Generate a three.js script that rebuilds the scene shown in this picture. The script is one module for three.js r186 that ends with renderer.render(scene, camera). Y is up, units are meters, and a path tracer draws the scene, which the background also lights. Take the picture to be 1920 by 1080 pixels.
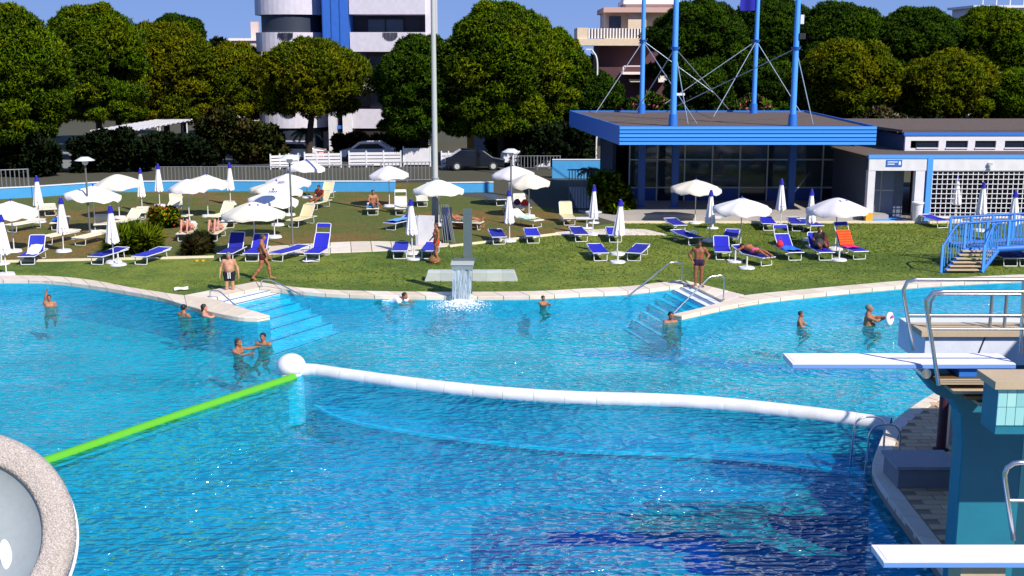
import * as THREE from 'three';
import { mergeGeometries } from 'three/addons/utils/BufferGeometryUtils.js';

// ---------- camera, sky, sun, exposure ----------
const scene = new THREE.Scene();
const camera = new THREE.PerspectiveCamera(27.58, 16 / 9, 0.1, 1500);
camera.position.set(0, 8.4, 0);
camera.rotation.set(-0.1974, 0, 0);
{
  const W = 256, Hh = 128, d = new Float32Array(W * Hh * 4);
  for (let j = 0; j < Hh; j++) for (let i = 0; i < W; i++) {
    const el = ((j + 0.5) / Hh - 0.5) * Math.PI, t = Math.max(0, Math.sin(el)), k = Math.pow(t, 0.45), o = (j * W + i) * 4;
    const az = Math.cos((i / W) * Math.PI * 2) * 0.04;
    d[o] = (0.235 * (1 - k) + 0.055 * k) * (1 + az); d[o + 1] = (0.37 * (1 - k) + 0.135 * k) * (1 + az); d[o + 2] = (0.72 * (1 - k) + 0.4 * k) * (1 + az); d[o + 3] = 1;
  }
  const t = new THREE.DataTexture(d, W, Hh, THREE.RGBAFormat, THREE.FloatType);
  t.mapping = THREE.EquirectangularReflectionMapping; t.magFilter = t.minFilter = THREE.LinearFilter; t.needsUpdate = true;
  scene.background = t; scene.environment = t;
}
const sun = new THREE.DirectionalLight(new THREE.Color(1, 0.945, 0.86), 4.9);
sun.position.set(60, 80, 20); sun.target.position.set(0, 0, -50);
sun.castShadow = true; sun.shadow.mapSize.set(4096, 4096);
Object.assign(sun.shadow.camera, { left: -70, right: 70, top: 70, bottom: -70, near: 1, far: 300 });
scene.add(sun, sun.target);
const renderer = new THREE.WebGLRenderer({ antialias: true });
renderer.toneMapping = THREE.LinearToneMapping;
renderer.toneMappingExposure = 1.18;
renderer.shadowMap.enabled = true;

// ---------- helpers ----------
let seed = 12345;
const rnd = () => { seed = (seed * 1664525 + 1013904223) >>> 0; return seed / 4294967296; };
const rr = (a, b) => a + (b - a) * rnd();
const V = (x, y, z) => new THREE.Vector3(x, y, z);
const used = {};
const numbered = n => { const k = used[n] = (used[n] ?? -1) + 1; return k ? `${n}_${String(k).padStart(3, '0')}` : n; };
function mat(hex, rough = 0.8, o = {}) { return new THREE.MeshPhysicalMaterial({ color: hex, roughness: rough, ...o }); }
function obj(name, geo, m, parent) {
  if (Array.isArray(geo)) geo = mergeGeometries(geo.map(g => g.index ? g.toNonIndexed() : g));
  const o = new THREE.Mesh(geo, m); o.castShadow = o.receiveShadow = true;
  o.name = parent ? name : numbered(name);
  (parent || scene).add(o); return o;
}
function thing(name, label, category, group, p = [0, 0, 0], turn = 0) {
  const o = new THREE.Group(); o.name = numbered(name); o.position.set(...p); o.rotation.y = turn;
  o.userData = { label, category }; if (group) o.userData.group = group;
  scene.add(o); return o;
}
const tag = (o, label, category, group) => { Object.assign(o.userData, { label, category }); if (group) o.userData.group = group; return o; };
const struct = (name, geo, m, label) => { const o = obj(name, geo, m); o.userData.kind = 'structure'; if (label) o.userData.label = label; return o; };
const box = (w, h, d, x = 0, y = 0, z = 0) => new THREE.BoxGeometry(w, h, d).translate(x, y, z);
const span = (x0, x1, y0, y1, z0, z1) => box(x1 - x0, y1 - y0, z1 - z0, (x0 + x1) / 2, (y0 + y1) / 2, (z0 + z1) / 2);
function bar(a, b, r, n = 8, r2 = r) {
  a = Array.isArray(a) ? V(...a) : a; b = Array.isArray(b) ? V(...b) : b;
  const d = b.clone().sub(a), g = new THREE.CylinderGeometry(r2, r, d.length(), n);
  g.applyQuaternion(new THREE.Quaternion().setFromUnitVectors(V(0, 1, 0), d.normalize()));
  return g.translate((a.x + b.x) / 2, (a.y + b.y) / 2, (a.z + b.z) / 2);
}
const tube = (pts, r, seg = 24, n = 8, tension = 0.5) => new THREE.TubeGeometry(new THREE.CatmullRomCurve3(pts.map(p => V(...p)), false, 'catmullrom', tension), seg, r, n);
function pipe(pts, r, bend = 0.12, n = 8) {            // a bent pipe with rounded corners
  const P = pts.map(p => V(...p)), path = new THREE.CurvePath();
  let last = P[0];
  for (let i = 1; i < P.length; i++) {
    if (i === P.length - 1) { path.add(new THREE.LineCurve3(last, P[i])); break; }
    const a = P[i].clone().add(P[i - 1].clone().sub(P[i]).setLength(Math.min(bend, P[i - 1].distanceTo(P[i]) * 0.45)));
    const b = P[i].clone().add(P[i + 1].clone().sub(P[i]).setLength(Math.min(bend, P[i + 1].distanceTo(P[i]) * 0.45)));
    path.add(new THREE.LineCurve3(last, a)); path.add(new THREE.QuadraticBezierCurve3(a, P[i], b)); last = b;
  }
  return new THREE.TubeGeometry(path, P.length * 10, r, n);
}
function prism(pts, y0, y1, bevel = 0) {              // polygon in x,z drawn up from y0 to y1
  const s = new THREE.Shape(pts.map(p => new THREE.Vector2(p[0], -p[1])));
  const g = new THREE.ExtrudeGeometry(s, { depth: y1 - y0 - 2 * bevel, bevelEnabled: bevel > 0, bevelSize: bevel, bevelOffset: -bevel, bevelThickness: bevel, bevelSegments: 1 });
  return g.rotateX(-Math.PI / 2).translate(0, y0 + bevel, 0);
}
function sheet(pts, y, holes = []) {
  const s = new THREE.Shape(pts.map(p => new THREE.Vector2(p[0], -p[1])));
  for (const h of holes) s.holes.push(new THREE.Path(h.map(p => new THREE.Vector2(p[0], -p[1]))));
  return new THREE.ShapeGeometry(s).rotateX(-Math.PI / 2).translate(0, y, 0);
}
function smooth(pts, n) {
  const c = new THREE.CatmullRomCurve3(pts.map(p => V(p[0], 0, p[1])), false, 'centripetal');
  return c.getSpacedPoints(n).map(p => [p.x, p.z]);
}
function metric(g) {                                   // uv in metres by dominant direction
  if (g.index) g = g.toNonIndexed(); g.computeVertexNormals();
  const p = g.attributes.position, n = g.attributes.normal, uv = new Float32Array(p.count * 2);
  for (let i = 0; i < p.count; i++) {
    const ax = Math.abs(n.getX(i)), ay = Math.abs(n.getY(i)), az = Math.abs(n.getZ(i));
    const [u, v] = ay > ax && ay > az ? [p.getX(i), p.getZ(i)] : ax > az ? [p.getZ(i), p.getY(i)] : [p.getX(i), p.getY(i)];
    uv[2 * i] = u; uv[2 * i + 1] = v;
  }
  g.setAttribute('uv', new THREE.BufferAttribute(uv, 2)); return g;
}
// tileable noise
function lattice(n, s) { let q = s >>> 0; const a = new Float32Array(n * n); for (let i = 0; i < a.length; i++) { q = (q * 1664525 + 1013904223) >>> 0; a[i] = q / 4294967296; } return a; }
function tileNoise(px, py, s) {
  const nx = px, ny = py, L = new Float32Array(nx * ny); let q = (s * 7919 + 17) >>> 0;
  for (let i = 0; i < L.length; i++) { q = (q * 1664525 + 1013904223) >>> 0; L[i] = q / 4294967296; }
  return (u, v) => {
    const x = u * nx, y = v * ny, xi = Math.floor(x), yi = Math.floor(y), fx = x - xi, fy = y - yi, sx = fx * fx * (3 - 2 * fx), sy = fy * fy * (3 - 2 * fy);
    const g = (a, b) => L[((b % ny) + ny) % ny * nx + ((a % nx) + nx) % nx];
    return (g(xi, yi) * (1 - sx) + g(xi + 1, yi) * sx) * (1 - sy) + (g(xi, yi + 1) * (1 - sx) + g(xi + 1, yi + 1) * sx) * sy;
  };
}
function texture(size, metres, fn, srgb = true) {
  const d = new Uint8Array(size * size * 4);
  for (let j = 0; j < size; j++) for (let i = 0; i < size; i++) {
    const c = fn(i / size, j / size), o = (j * size + i) * 4;
    for (let k = 0; k < 3; k++) d[o + k] = Math.max(0, Math.min(255, c[k] * 255));
    d[o + 3] = 255;
  }
  const t = new THREE.DataTexture(d, size, size); t.wrapS = t.wrapT = THREE.RepeatWrapping; t.magFilter = THREE.LinearFilter; t.minFilter = THREE.LinearMipmapLinearFilter; t.generateMipmaps = true;
  t.repeat.set(1 / metres, 1 / metres); if (srgb) t.colorSpace = THREE.SRGBColorSpace; t.needsUpdate = true; return t;
}
const mix3 = (a, b, t) => [a[0] + (b[0] - a[0]) * t, a[1] + (b[1] - a[1]) * t, a[2] + (b[2] - a[2]) * t];
const clamp = (x, a = 0, b = 1) => Math.max(a, Math.min(b, x));
const step = (a, b, x) => { const t = clamp((x - a) / (b - a)); return t * t * (3 - 2 * t); };
const rgb = h => [(h >> 16 & 255) / 255, (h >> 8 & 255) / 255, (h & 255) / 255];

// ---------- shared materials ----------
const speckle = (() => { const a = tileNoise(8, 8, 3), b = tileNoise(64, 64, 4), c = tileNoise(256, 256, 5); return texture(512, 2, (u, v) => { const n = 0.9 + 0.1 * (0.45 * a(u, v) + 0.3 * b(u, v) + 0.25 * c(u, v)); return [n, n, n]; }); })();
const rough = (() => { const b = tileNoise(64, 64, 14), c = tileNoise(256, 256, 15); return texture(512, 2, (u, v) => { const n = 0.4 * b(u, v) + 0.6 * c(u, v); return [n, n, n]; }, false); })();
const M = {
  white: mat(0xe9e6ea, 0.6, { map: speckle }), cloth: mat(0xf2eef2, 0.9), cream: mat(0xe8dcb8, 0.9), blueCloth: mat(0x1a1eb0, 0.85), frame: mat(0xe4e6ea, 0.35), pole: mat(0xd9d9d4, 0.4),
  capBlue: mat(0x14169a, 0.8), skyBlue: mat(0x4f9cf0, 0.5), midBlue: mat(0x2a72cc, 0.5), deepBlue: mat(0x0c2f80, 0.5), steel: mat(0xc9cdd4, 0.22, { metalness: 0.9 }), greyPole: mat(0xb9bbb8, 0.5), dark: mat(0x1d2026, 0.7),
  coping: mat(0xe8d9c2, 0.85, { map: speckle, bumpMap: rough, bumpScale: 0.004 }), concrete: mat(0xb4aca4, 0.9, { map: speckle, bumpMap: rough, bumpScale: 0.008 }), tan: mat(0xc8b394, 0.9, { map: speckle }), roofGravel: mat(0x6a5a50, 0.95, { map: speckle, bumpMap: rough, bumpScale: 0.02 }),
  wallBlue: mat(0x46a0dc, 0.8, { map: speckle }), teal: mat(0x9bdad6, 0.3, { map: speckle }), tealDark: mat(0x1f7f96, 0.5, { map: speckle }), bark: mat(0x3d3029, 0.95, { bumpMap: rough, bumpScale: 0.03 }), glass: mat(0x8fa6b4, 0.05, { transmission: 0.9, thickness: 0, ior: 1.5 }), shadeGlass: mat(0x1a2230, 0.08, { specularIntensity: 1 }),
  rail: mat(0x8f9396, 0.45, { metalness: 0.5 }), yellow: mat(0xe2ad2c, 0.6), brown: mat(0x8a6238, 0.8, { map: speckle }), red: mat(0xc7202c, 0.8), orange: mat(0xf0501e, 0.95), asphalt: mat(0x4c4c4e, 0.95, { map: speckle }),
};

// ---------- ground, lawn, pool ----------
const S1 = smooth([[-36, -40.5], [-31, -42.4], [-26, -43.2], [-19.26, -43.33], [-17.41, -43.22], [-15.72, -42.4], [-13.99, -41.32], [-12.29, -40.1], [-11, -38.78], [-9.62, -37.54], [-8.77, -36.98], [-8.2, -36.86]], 60);
const A = [-10.42, -39.92], B = [-9.17, -41.8], C = [6.54, -42.5], D = [7.28, -39.47];
const S2 = smooth([B, [-7.44, -41.12], [-6.43, -40.75], [-4.88, -40.47], [-2.06, -40.28], [0.75, -40.38], [2.65, -40.84], [4.01, -41.12], C], 44);
const S3 = smooth([[5.5, -37.12], [7.18, -38.61], [8.88, -39.83], [11.42, -41.03], [14.28, -42.2], [15.83, -42.71], [20, -43.7], [28, -44.6], [38, -44.8]], 60);
const pen = smooth([[16, -30.8], [12.6, -29.6], [10.77, -28.35], [9.35, -26.67], [8.45, -25.31], [7.82, -23.95], [7.32, -22.65], [7.18, -21.4], [7.1, -19.4], [7.02, -17.4], [6.95, -6]], 50);
const pool = [...S1, [-7.86, -37.2], A, ...S2, D, [5.2, -37.36], ...S3, [44, -40], [44, -32], [20, -31.6], ...pen, [-36, -6]];

const lawnTex = (() => {
  const a = tileNoise(5, 5, 21), b = tileNoise(24, 24, 22), c = tileNoise(150, 150, 23), e = tileNoise(400, 400, 24);
  return texture(1024, 17, (u, v) => {
    const n = 0.42 * a(u, v) + 0.3 * b(u, v) + 0.28 * c(u, v), f = 0.8 + 0.4 * e(u, v);
    const g = mix3(rgb(0x55721c), rgb(0x8a983a), step(0.25, 0.8, n)); return g.map(x => x * f);
  });
})();
const dryTex = (() => {
  const a = tileNoise(6, 6, 31), b = tileNoise(26, 26, 32), c = tileNoise(150, 150, 33), e = tileNoise(400, 400, 34);
  return texture(1024, 23, (u, v) => {
    const n = 0.5 * a(u, v) + 0.28 * b(u, v) + 0.22 * c(u, v), f = 0.8 + 0.4 * e(u, v);
    return mix3(rgb(0x66742a), rgb(0x8a7238), step(0.46, 0.68, n)).map(x => x * f);
  });
})();
M.lawn = mat(0xe8e8c0, 0.95, { map: lawnTex, bumpMap: rough, bumpScale: 0.03 });
M.dry = mat(0xe4dcc0, 0.95, { map: dryTex, bumpMap: rough, bumpScale: 0.03 });
M.earth = mat(0x4c4a38, 0.95, { map: speckle });
struct('ground', sheet([[-500, 60], [500, 60], [500, -700], [-500, -700]], -0.01, [pool]), M.earth);
struct('lawn', sheet([[-60, 10], [60, 10], [60, -58.8], [5.4, -58.8], [-3, -52], [-12, -48.4], [-60, -44.5]], -0.004, [pool]), M.lawn);
struct('dry_lawn', sheet([[-60, -44.5], [-12, -48.4], [-3, -52], [4.2, -57.2], [3.6, -63], [-3, -70], [-5, -77], [-19, -78.2], [-29, -71], [-60, -58]], 0.0, []), M.dry);
struct('paving', sheet([[5.4, -58.8], [60, -58.8], [60, -75], [3.6, -75], [3.6, -63]], -0.002, []), M.concrete);
struct('street', sheet([[-160, -96], [-40, -92], [3, -86], [60, -84], [160, -84], [160, -99], [-160, -101]], -0.002), M.asphalt);

{ // grass blades, too many to count
  const gs = []; const nA = tileNoise(9, 9, 71), nB = tileNoise(40, 40, 72);
  const inside = (x, z) => { let c = false; for (let i = 0, j = pool.length - 1; i < pool.length; j = i++) { const [xi, zi] = pool[i], [xj, zj] = pool[j]; if ((zi > z) !== (zj > z) && x < (xj - xi) * (z - zi) / (zj - zi) + xi) c = !c; } return c; };
  for (let i = 0; i < 42000; i++) { const x = rr(-24, 24), z = -58.6 + rr(0, 19) * Math.sqrt(rnd()); if (z > -37.2 || inside(x, z) || (z < -48.4 && x < -11) || (x < 5 && z < -51 - (x + 3) * 0.8)) continue; gs.push([x, z]); }
  const pos = [], nor = []; for (let k = 0; k < 4; k++) { const a = k * 1.7, dx = Math.cos(a) * 0.02, dz = Math.sin(a) * 0.02, tx = Math.cos(a * 2.3) * 0.03, tz = Math.sin(a * 2.3) * 0.03; pos.push(-dx, 0, -dz, dx, 0, dz, tx, 0.024, tz); for (let q = 0; q < 3; q++) nor.push(tx * 6, 0.9, tz * 6); }
  const bg = new THREE.BufferGeometry(); bg.setAttribute('position', new THREE.Float32BufferAttribute(pos, 3)); bg.setAttribute('normal', new THREE.Float32BufferAttribute(nor, 3));
  const im = new THREE.InstancedMesh(bg, new THREE.MeshPhysicalMaterial({ color: 0xffffff, roughness: 0.9, side: THREE.DoubleSide, specularIntensity: 0.1 }), gs.length), m4 = new THREE.Matrix4(), q4 = new THREE.Quaternion(), cc = new THREE.Color();
  gs.forEach(([x, z], i) => { q4.setFromAxisAngle(V(0, 1, 0), rnd() * 6.28); const s = rr(0.7, 1.5); m4.compose(V(x, 0, z), q4, V(s, s * rr(0.6, 1.1), s)); im.setMatrixAt(i, m4); const n = 0.6 * nA(x / 40, z / 40) + 0.4 * nB(x / 40, z / 40), t = step(0.3, 0.7, n) + rr(-0.15, 0.15); cc.setRGB(0.17 + 0.14 * t, 0.235 + 0.1 * t, 0.025 + 0.025 * t); im.setColorAt(i, cc); });
  im.name = 'grass'; im.userData = { kind: 'stuff', label: 'short mown grass of the pool lawn', category: 'grass' }; im.castShadow = im.receiveShadow = true; scene.add(im);
}
// coping slabs
const copingRoot = new THREE.Group(); copingRoot.name = 'pool_coping'; copingRoot.userData = { kind: 'structure', label: 'pale stone coping slabs round the pool edge' }; scene.add(copingRoot);
const copMats = [0xe9dac4, 0xe2d2bc, 0xefe2cf, 0xe6d3c6].map(c => mat(c, 0.85, { map: speckle, bumpMap: rough, bumpScale: 0.004 }));
function slabs(inner, outer, n, name = 'slab', y0 = -0.1, y1 = 0.05, ms = copMats, root = copingRoot) {
  const line = p => new THREE.CatmullRomCurve3((p.length === 2 ? [p[0], [(p[0][0] + p[1][0]) / 2, (p[0][1] + p[1][1]) / 2], p[1]] : p).map(q => V(q[0], 0, q[1])), false, 'centripetal').getSpacedPoints(n * 3);
  const I = line(inner), O = line(outer), g = 0.012;
  for (let i = 0; i < n; i++) {
    const k = i * 3, P = [I[k], I[k + 1], I[k + 2], I[k + 3], O[k + 3], O[k + 2], O[k + 1], O[k]].map(p => p.clone());
    const c = P.reduce((s, p) => s.add(p), V(0, 0, 0)).multiplyScalar(1 / 8);
    const dir = I[k + 3].clone().sub(I[k]).normalize();
    for (const j of [0, 7]) P[j].addScaledVector(dir, g); for (const j of [3, 4]) P[j].addScaledVector(dir, -g);
    obj(name, metric(prism(P.map(p => [p.x, p.z]), y0, y1 + rr(-0.003, 0.003), 0.012)), ms[Math.floor(rnd() * ms.length)], root);
  }
}
slabs([[-36, -40.5], [-31, -42.4], [-26, -43.2], [-19.26, -43.33], [-17.41, -43.22], [-15.72, -42.4], [-13.99, -41.32], [-12.29, -40.1], [-11, -38.78]], [[-36.4, -41.6], [-31.3, -43.4], [-26.2, -44.2], [-19.67, -44.3], [-17.54, -44.08], [-15.85, -43.33], [-14.02, -42], [-12.4, -40.95], [-11.55, -40.47]], 28);
slabs([[-11, -38.78], [-9.62, -37.54], [-8.77, -36.98], [-8.2, -36.86]], [[-11.55, -40.47], A, [-9.2, -38.6], [-7.86, -37.2]], 5);
slabs([A, B], [[-11.55, -40.47], [-9.56, -43.02]], 3);
slabs([B, [-7.44, -41.12], [-6.43, -40.75], [-4.88, -40.47], [-2.06, -40.28], [0.75, -40.38], [2.65, -40.84], [4.01, -41.12], C], [[-9.56, -43.02], [-8.0, -42.0], [-6.6, -41.5], [-4.97, -41.22], [-2.1, -41.1], [0.77, -41.22], [2.71, -41.7], [4.2, -42.1], [6.32, -43.33]], 18);
slabs([C, D], [[6.5, -43.25], [8.19, -40.56]], 4);
slabs([[5.2, -37.36], [6.3, -38.4], D, [7.9, -40.2]], [[5.5, -37.12], [7.18, -38.61], [8.0, -39.25], [8.5, -39.6]], 4);
slabs([[8.5, -39.58], [8.88, -39.83], [11.42, -41.03], [14.28, -42.2], [15.83, -42.71], [20, -43.7], [28, -44.6], [38, -44.8]], [[7.9, -40.3], [8.6, -40.7], [11.68, -42], [14.4, -43.1], [16.1, -43.6], [20.6, -44.6], [28.2, -45.5], [38.2, -45.7]], 30);

// pool shell: walls and floors
M.poolWall = mat(0x52c4d8, 0.6, { map: speckle });
const floorTex = (() => { const a = tileNoise(7, 7, 41), b = tileNoise(30, 30, 42); return texture(512, 14, (u, v) => { const n = 0.84 + 0.16 * (0.6 * a(u, v) + 0.4 * b(u, v)); return [n, n, n]; }); })();
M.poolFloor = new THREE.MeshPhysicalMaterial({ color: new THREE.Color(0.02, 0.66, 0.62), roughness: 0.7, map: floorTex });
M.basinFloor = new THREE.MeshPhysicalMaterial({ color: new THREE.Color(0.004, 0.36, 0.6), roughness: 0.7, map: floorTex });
function curtain(pts, y0, y1) {
  const pos = [], uv = []; let s = 0;
  for (let i = 0; i + 1 < pts.length; i++) {
    const [a, b] = [pts[i], pts[i + 1]], l = Math.hypot(b[0] - a[0], b[1] - a[1]);
    pos.push(a[0], y0, a[1], b[0], y0, b[1], b[0], y1, b[1], a[0], y0, a[1], b[0], y1, b[1], a[0], y1, a[1]);
    uv.push(s, y0, s + l, y0, s + l, y1, s, y0, s + l, y1, s, y1); s += l;
  }
  const g = new THREE.BufferGeometry(); g.setAttribute('position', new THREE.Float32BufferAttribute(pos, 3)); g.setAttribute('uv', new THREE.Float32BufferAttribute(uv, 2)); g.computeVertexNormals(); return g;
}
const WALL = smooth([[-5.97, -30.7], [-5.5, -30.75], [-4.55, -30.3], [-2.77, -29.45], [-1.08, -28.76], [0.53, -28.3], [1.86, -28.07], [3.69, -27.89], [4.96, -27.62], [6.41, -27.09], [7.56, -26.58], [8.75, -25.95]], 60);
const GREEN = [[-5.9, -30.6], [-10.4, -23.4], [-13, -19.2], [-20, -8]];
struct('pool_wall', [curtain([...pool, pool[0]], -3.4, -0.101)], M.poolWall);
const basin = [...WALL, [12, -24], [12, -4], [-22, -4], [-20, -8], [-13, -19.2], [-10.4, -23.4]];
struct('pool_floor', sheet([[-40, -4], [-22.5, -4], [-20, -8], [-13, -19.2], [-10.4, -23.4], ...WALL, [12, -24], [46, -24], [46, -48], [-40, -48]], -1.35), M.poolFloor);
const shadePatch = [[-0.89, -24.33], [-0.72, -24.91], [-0.3, -25.16], [0.31, -25.55], [1.22, -25.35], [2.65, -25.03], [4.1, -25.03], [5, -25.35], [5.8, -25.5], [6.6, -25.2], [9, -24.3], [9, -14], [-0.6, -14]];  // outline of the basin shade, painted as a dark blue sunken floor patch
struct('diving_basin_floor', sheet(basin, -1.8, [shadePatch]), M.basinFloor);
struct('basin_shade_patch', [curtain([...shadePatch, shadePatch[0]], -2.2, -1.8), sheet(shadePatch, -2.1)], new THREE.MeshPhysicalMaterial({ color: new THREE.Color(0.0, 0.03, 0.36), roughness: 0.7, map: floorTex }));
// submerged ledge on the basin side of the dividing wall
{
  const L = smooth([[-5.3, -30.55], [-4.4, -29.4], [-2.6, -28.35], [-0.77, -27.62], [1.75, -26.88], [4.22, -26.6], [6.52, -25.95], [8.0, -25.2]], 40);
  struct('basin_ledge', [prism([...WALL.slice(4, 58), ...L.slice().reverse()], -1.9, -0.95)], mat(0x2ab4d8, 0.7, { map: floorTex }));
  const edge = L.map((p, i) => { const q = L[Math.min(i + 1, 40)], o = L[Math.max(i - 1, 0)], l = Math.hypot(q[0] - o[0], q[1] - o[1]); return [p[0] - (q[1] - o[1]) / l * 0.1, p[1] + (q[0] - o[0]) / l * 0.1]; });
  struct('ledge_edge', [prism([...L, ...edge.reverse()], -1.0, -0.93)], mat(0xa8e4f0, 0.6));
}
struct('dark_strip', [sheet([2.06, -38.24, 5.12, -37.67, 8.29, -36.38, 12.26, -35.23, 11.94, -34.26, 7.95, -35.23, 4.96, -36.45, 2.1, -37.32].reduce((a, v, i, s) => (i % 2 ? a : [...a, [v, s[i + 1]]]), []), -1.345)], new THREE.MeshPhysicalMaterial({ color: new THREE.Color(0.02, 0.36, 0.56), roughness: 0.7 }));  // darker blue strip on the shallow floor
// water: a rippled sheet
const waterBump = (() => {
  const a = tileNoise(26, 52, 51), b = tileNoise(60, 110, 52), c = tileNoise(130, 220, 53), e = tileNoise(5, 7, 54);
  return texture(2048, 13, (u, v) => {
    const w = u + 0.02 * Math.sin(v * Math.PI * 6);
    const rid = f => 1 - Math.abs(2 * f - 1);
    const n = 0.44 * rid(a(w, v)) + 0.36 * rid(b(w, v)) + 0.2 * c(w, v), k = 0.35 + 0.65 * step(0.2, 0.75, e(u, v));
    const h = n * k; return [h, h, h];
  }, false);
})();
M.water = new THREE.MeshPhysicalMaterial({ color: new THREE.Color(0.03, 0.74, 0.93), roughness: 0.05, transmission: 0.77, thickness: 0, ior: 1.33, specularIntensity: 0.6, bumpMap: waterBump, bumpScale: 0.6 });
struct('pool_water', sheet(pool, -0.12), M.water);

// the two flights of submerged steps
function poolSteps(a, b, sa, sb, n) {
  const root = new THREE.Group(); root.name = numbered('pool_steps'); root.userData = { kind: 'structure' }; scene.add(root);
  const tread = mat(0xe8f0fa, 0.7, { map: speckle }), nose = mat(0x1c4a78, 0.6);
  for (let i = 0; i < n; i++) {
    const p = (q, s, t) => [q[0] + (s[0] - q[0]) * t, q[1] + (s[1] - q[1]) * t], y = -0.035 - i * 0.045 - i * i * 0.02;
    const t0 = i / n, t1 = (i + 1) / n, tn = t1 - 0.13 / n;
    obj('tread', prism([p(a, sa, t0), p(b, sb, t0), p(b, sb, t1), p(a, sa, t1)], -1.4, y), tread, root);
    obj('nosing', prism([p(a, sa, tn), p(b, sb, tn), p(b, sb, t1), p(a, sa, t1)], y + 0.003, y + 0.014), nose, root);
  }
}
poolSteps([-10.38, -39.9], [-9.15, -41.75], [-7.95, -37.2], [-6.0, -40.62], 8);
poolSteps([6.5, -42.45], [7.25, -39.45], [4.0, -41.1], [5.0, -37.5], 8);

// kerbs and slabs on the lawn
M.kerb = mat(0xeee0c0, 0.85, { map: speckle });
const kerb = (pts, w = 0.16, h = 0.1) => { const g = []; for (let i = 0; i + 1 < pts.length; i++) { const [a, b] = [pts[i], pts[i + 1]], l = Math.hypot(b[0] - a[0], b[1] - a[1]); g.push(metric(box(l, h, w).rotateY(-Math.atan2(b[1] - a[1], b[0] - a[0])).translate((a[0] + b[0]) / 2, h / 2 - 0.02, (a[1] + b[1]) / 2))); } return struct('kerb', g, M.kerb); };
kerb([[-40, -46.2], [-20.7, -47.4], [-12.5, -48.5]]); kerb([[-2.78, -51.27], [2.14, -54.85]]); kerb([[5.6, -58.72], [60, -58.72]], 0.2, 0.12);
const slabPatch = new THREE.Group(); slabPatch.name = 'stone_paving'; slabPatch.userData = { kind: 'structure', label: 'irregular pale stone slabs across the dry lawn' }; scene.add(slabPatch);
slabs([[-10.42, -49.16], [-7.33, -49.71], [-4.31, -50.55], [-2.79, -51.41]], [[-10.77, -51.41], [-8.16, -52.46], [-6.31, -52.77], [-2.83, -52.16]], 9, 'slab', -0.1, 0.02, copMats, slabPatch);
slabs([[2.14, -54.68], [4.77, -54.68], [7.41, -54.68]], [[2.04, -55.52], [4.41, -56.56], [6.49, -56.56]], 6, 'slab', -0.1, 0.02, copMats, slabPatch);

// dividing wall with its ball
{
  const t = thing('pool_divider', 'long white rounded wall curving across the pool from ball to diving deck', 'wall');
  for (let i = 0; i < 60; i += 3) {
    const pts = WALL.slice(i, Math.min(i + 4, 61)).map(p => [p[0], -0.02, p[1]]);
    if (pts.length < 2) continue;
    const d = V(pts[pts.length - 1][0] - pts[0][0], 0, pts[pts.length - 1][2] - pts[0][2]).normalize().multiplyScalar(0.004);
    pts[0][0] += d.x; pts[0][2] += d.z;
    obj('segment', tube(pts, 0.185, 6, 12), [M.wallWhite ||= mat(0xf4f2f2, 0.55, { map: speckle }), M.wallWhite2 ||= mat(0xeceae8, 0.55, { map: speckle })][(i / 3) % 2], t);
  }
  obj('footing', curtain(WALL, -1.9, -0.05), M.poolBand ||= mat(0x2aa8c0, 0.6, { map: speckle }), t);
  const b = thing('concrete_ball', 'white concrete ball on a post at the end of the dividing wall', 'ball', null, [-5.98, 0, -30.75]);
  obj('ball', new THREE.SphereGeometry(0.39, 40, 24).scale(1, 0.86, 1).translate(0, 0.1, 0), M.wallWhite, b);
  obj('post', new THREE.CylinderGeometry(0.34, 0.34, 1.4, 32).translate(0, -0.78, 0), M.wallWhite, b);
  const g = thing('green_strip', 'bright green floating line running across the water from the white ball', 'strip');
  obj('float_line', tube([[-5.85, -0.13, -30.35], [-8.0, -0.125, -26.95], [-10.28, -0.13, -23.15], [-12.98, -0.125, -18.9], [-19.9, -0.13, -7.7]], 0.13, 60, 10), mat(0x5ab020, 0.7), g);
  obj('footing', curtain(GREEN, -1.9, -0.42), M.poolBand, g);
}

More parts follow.
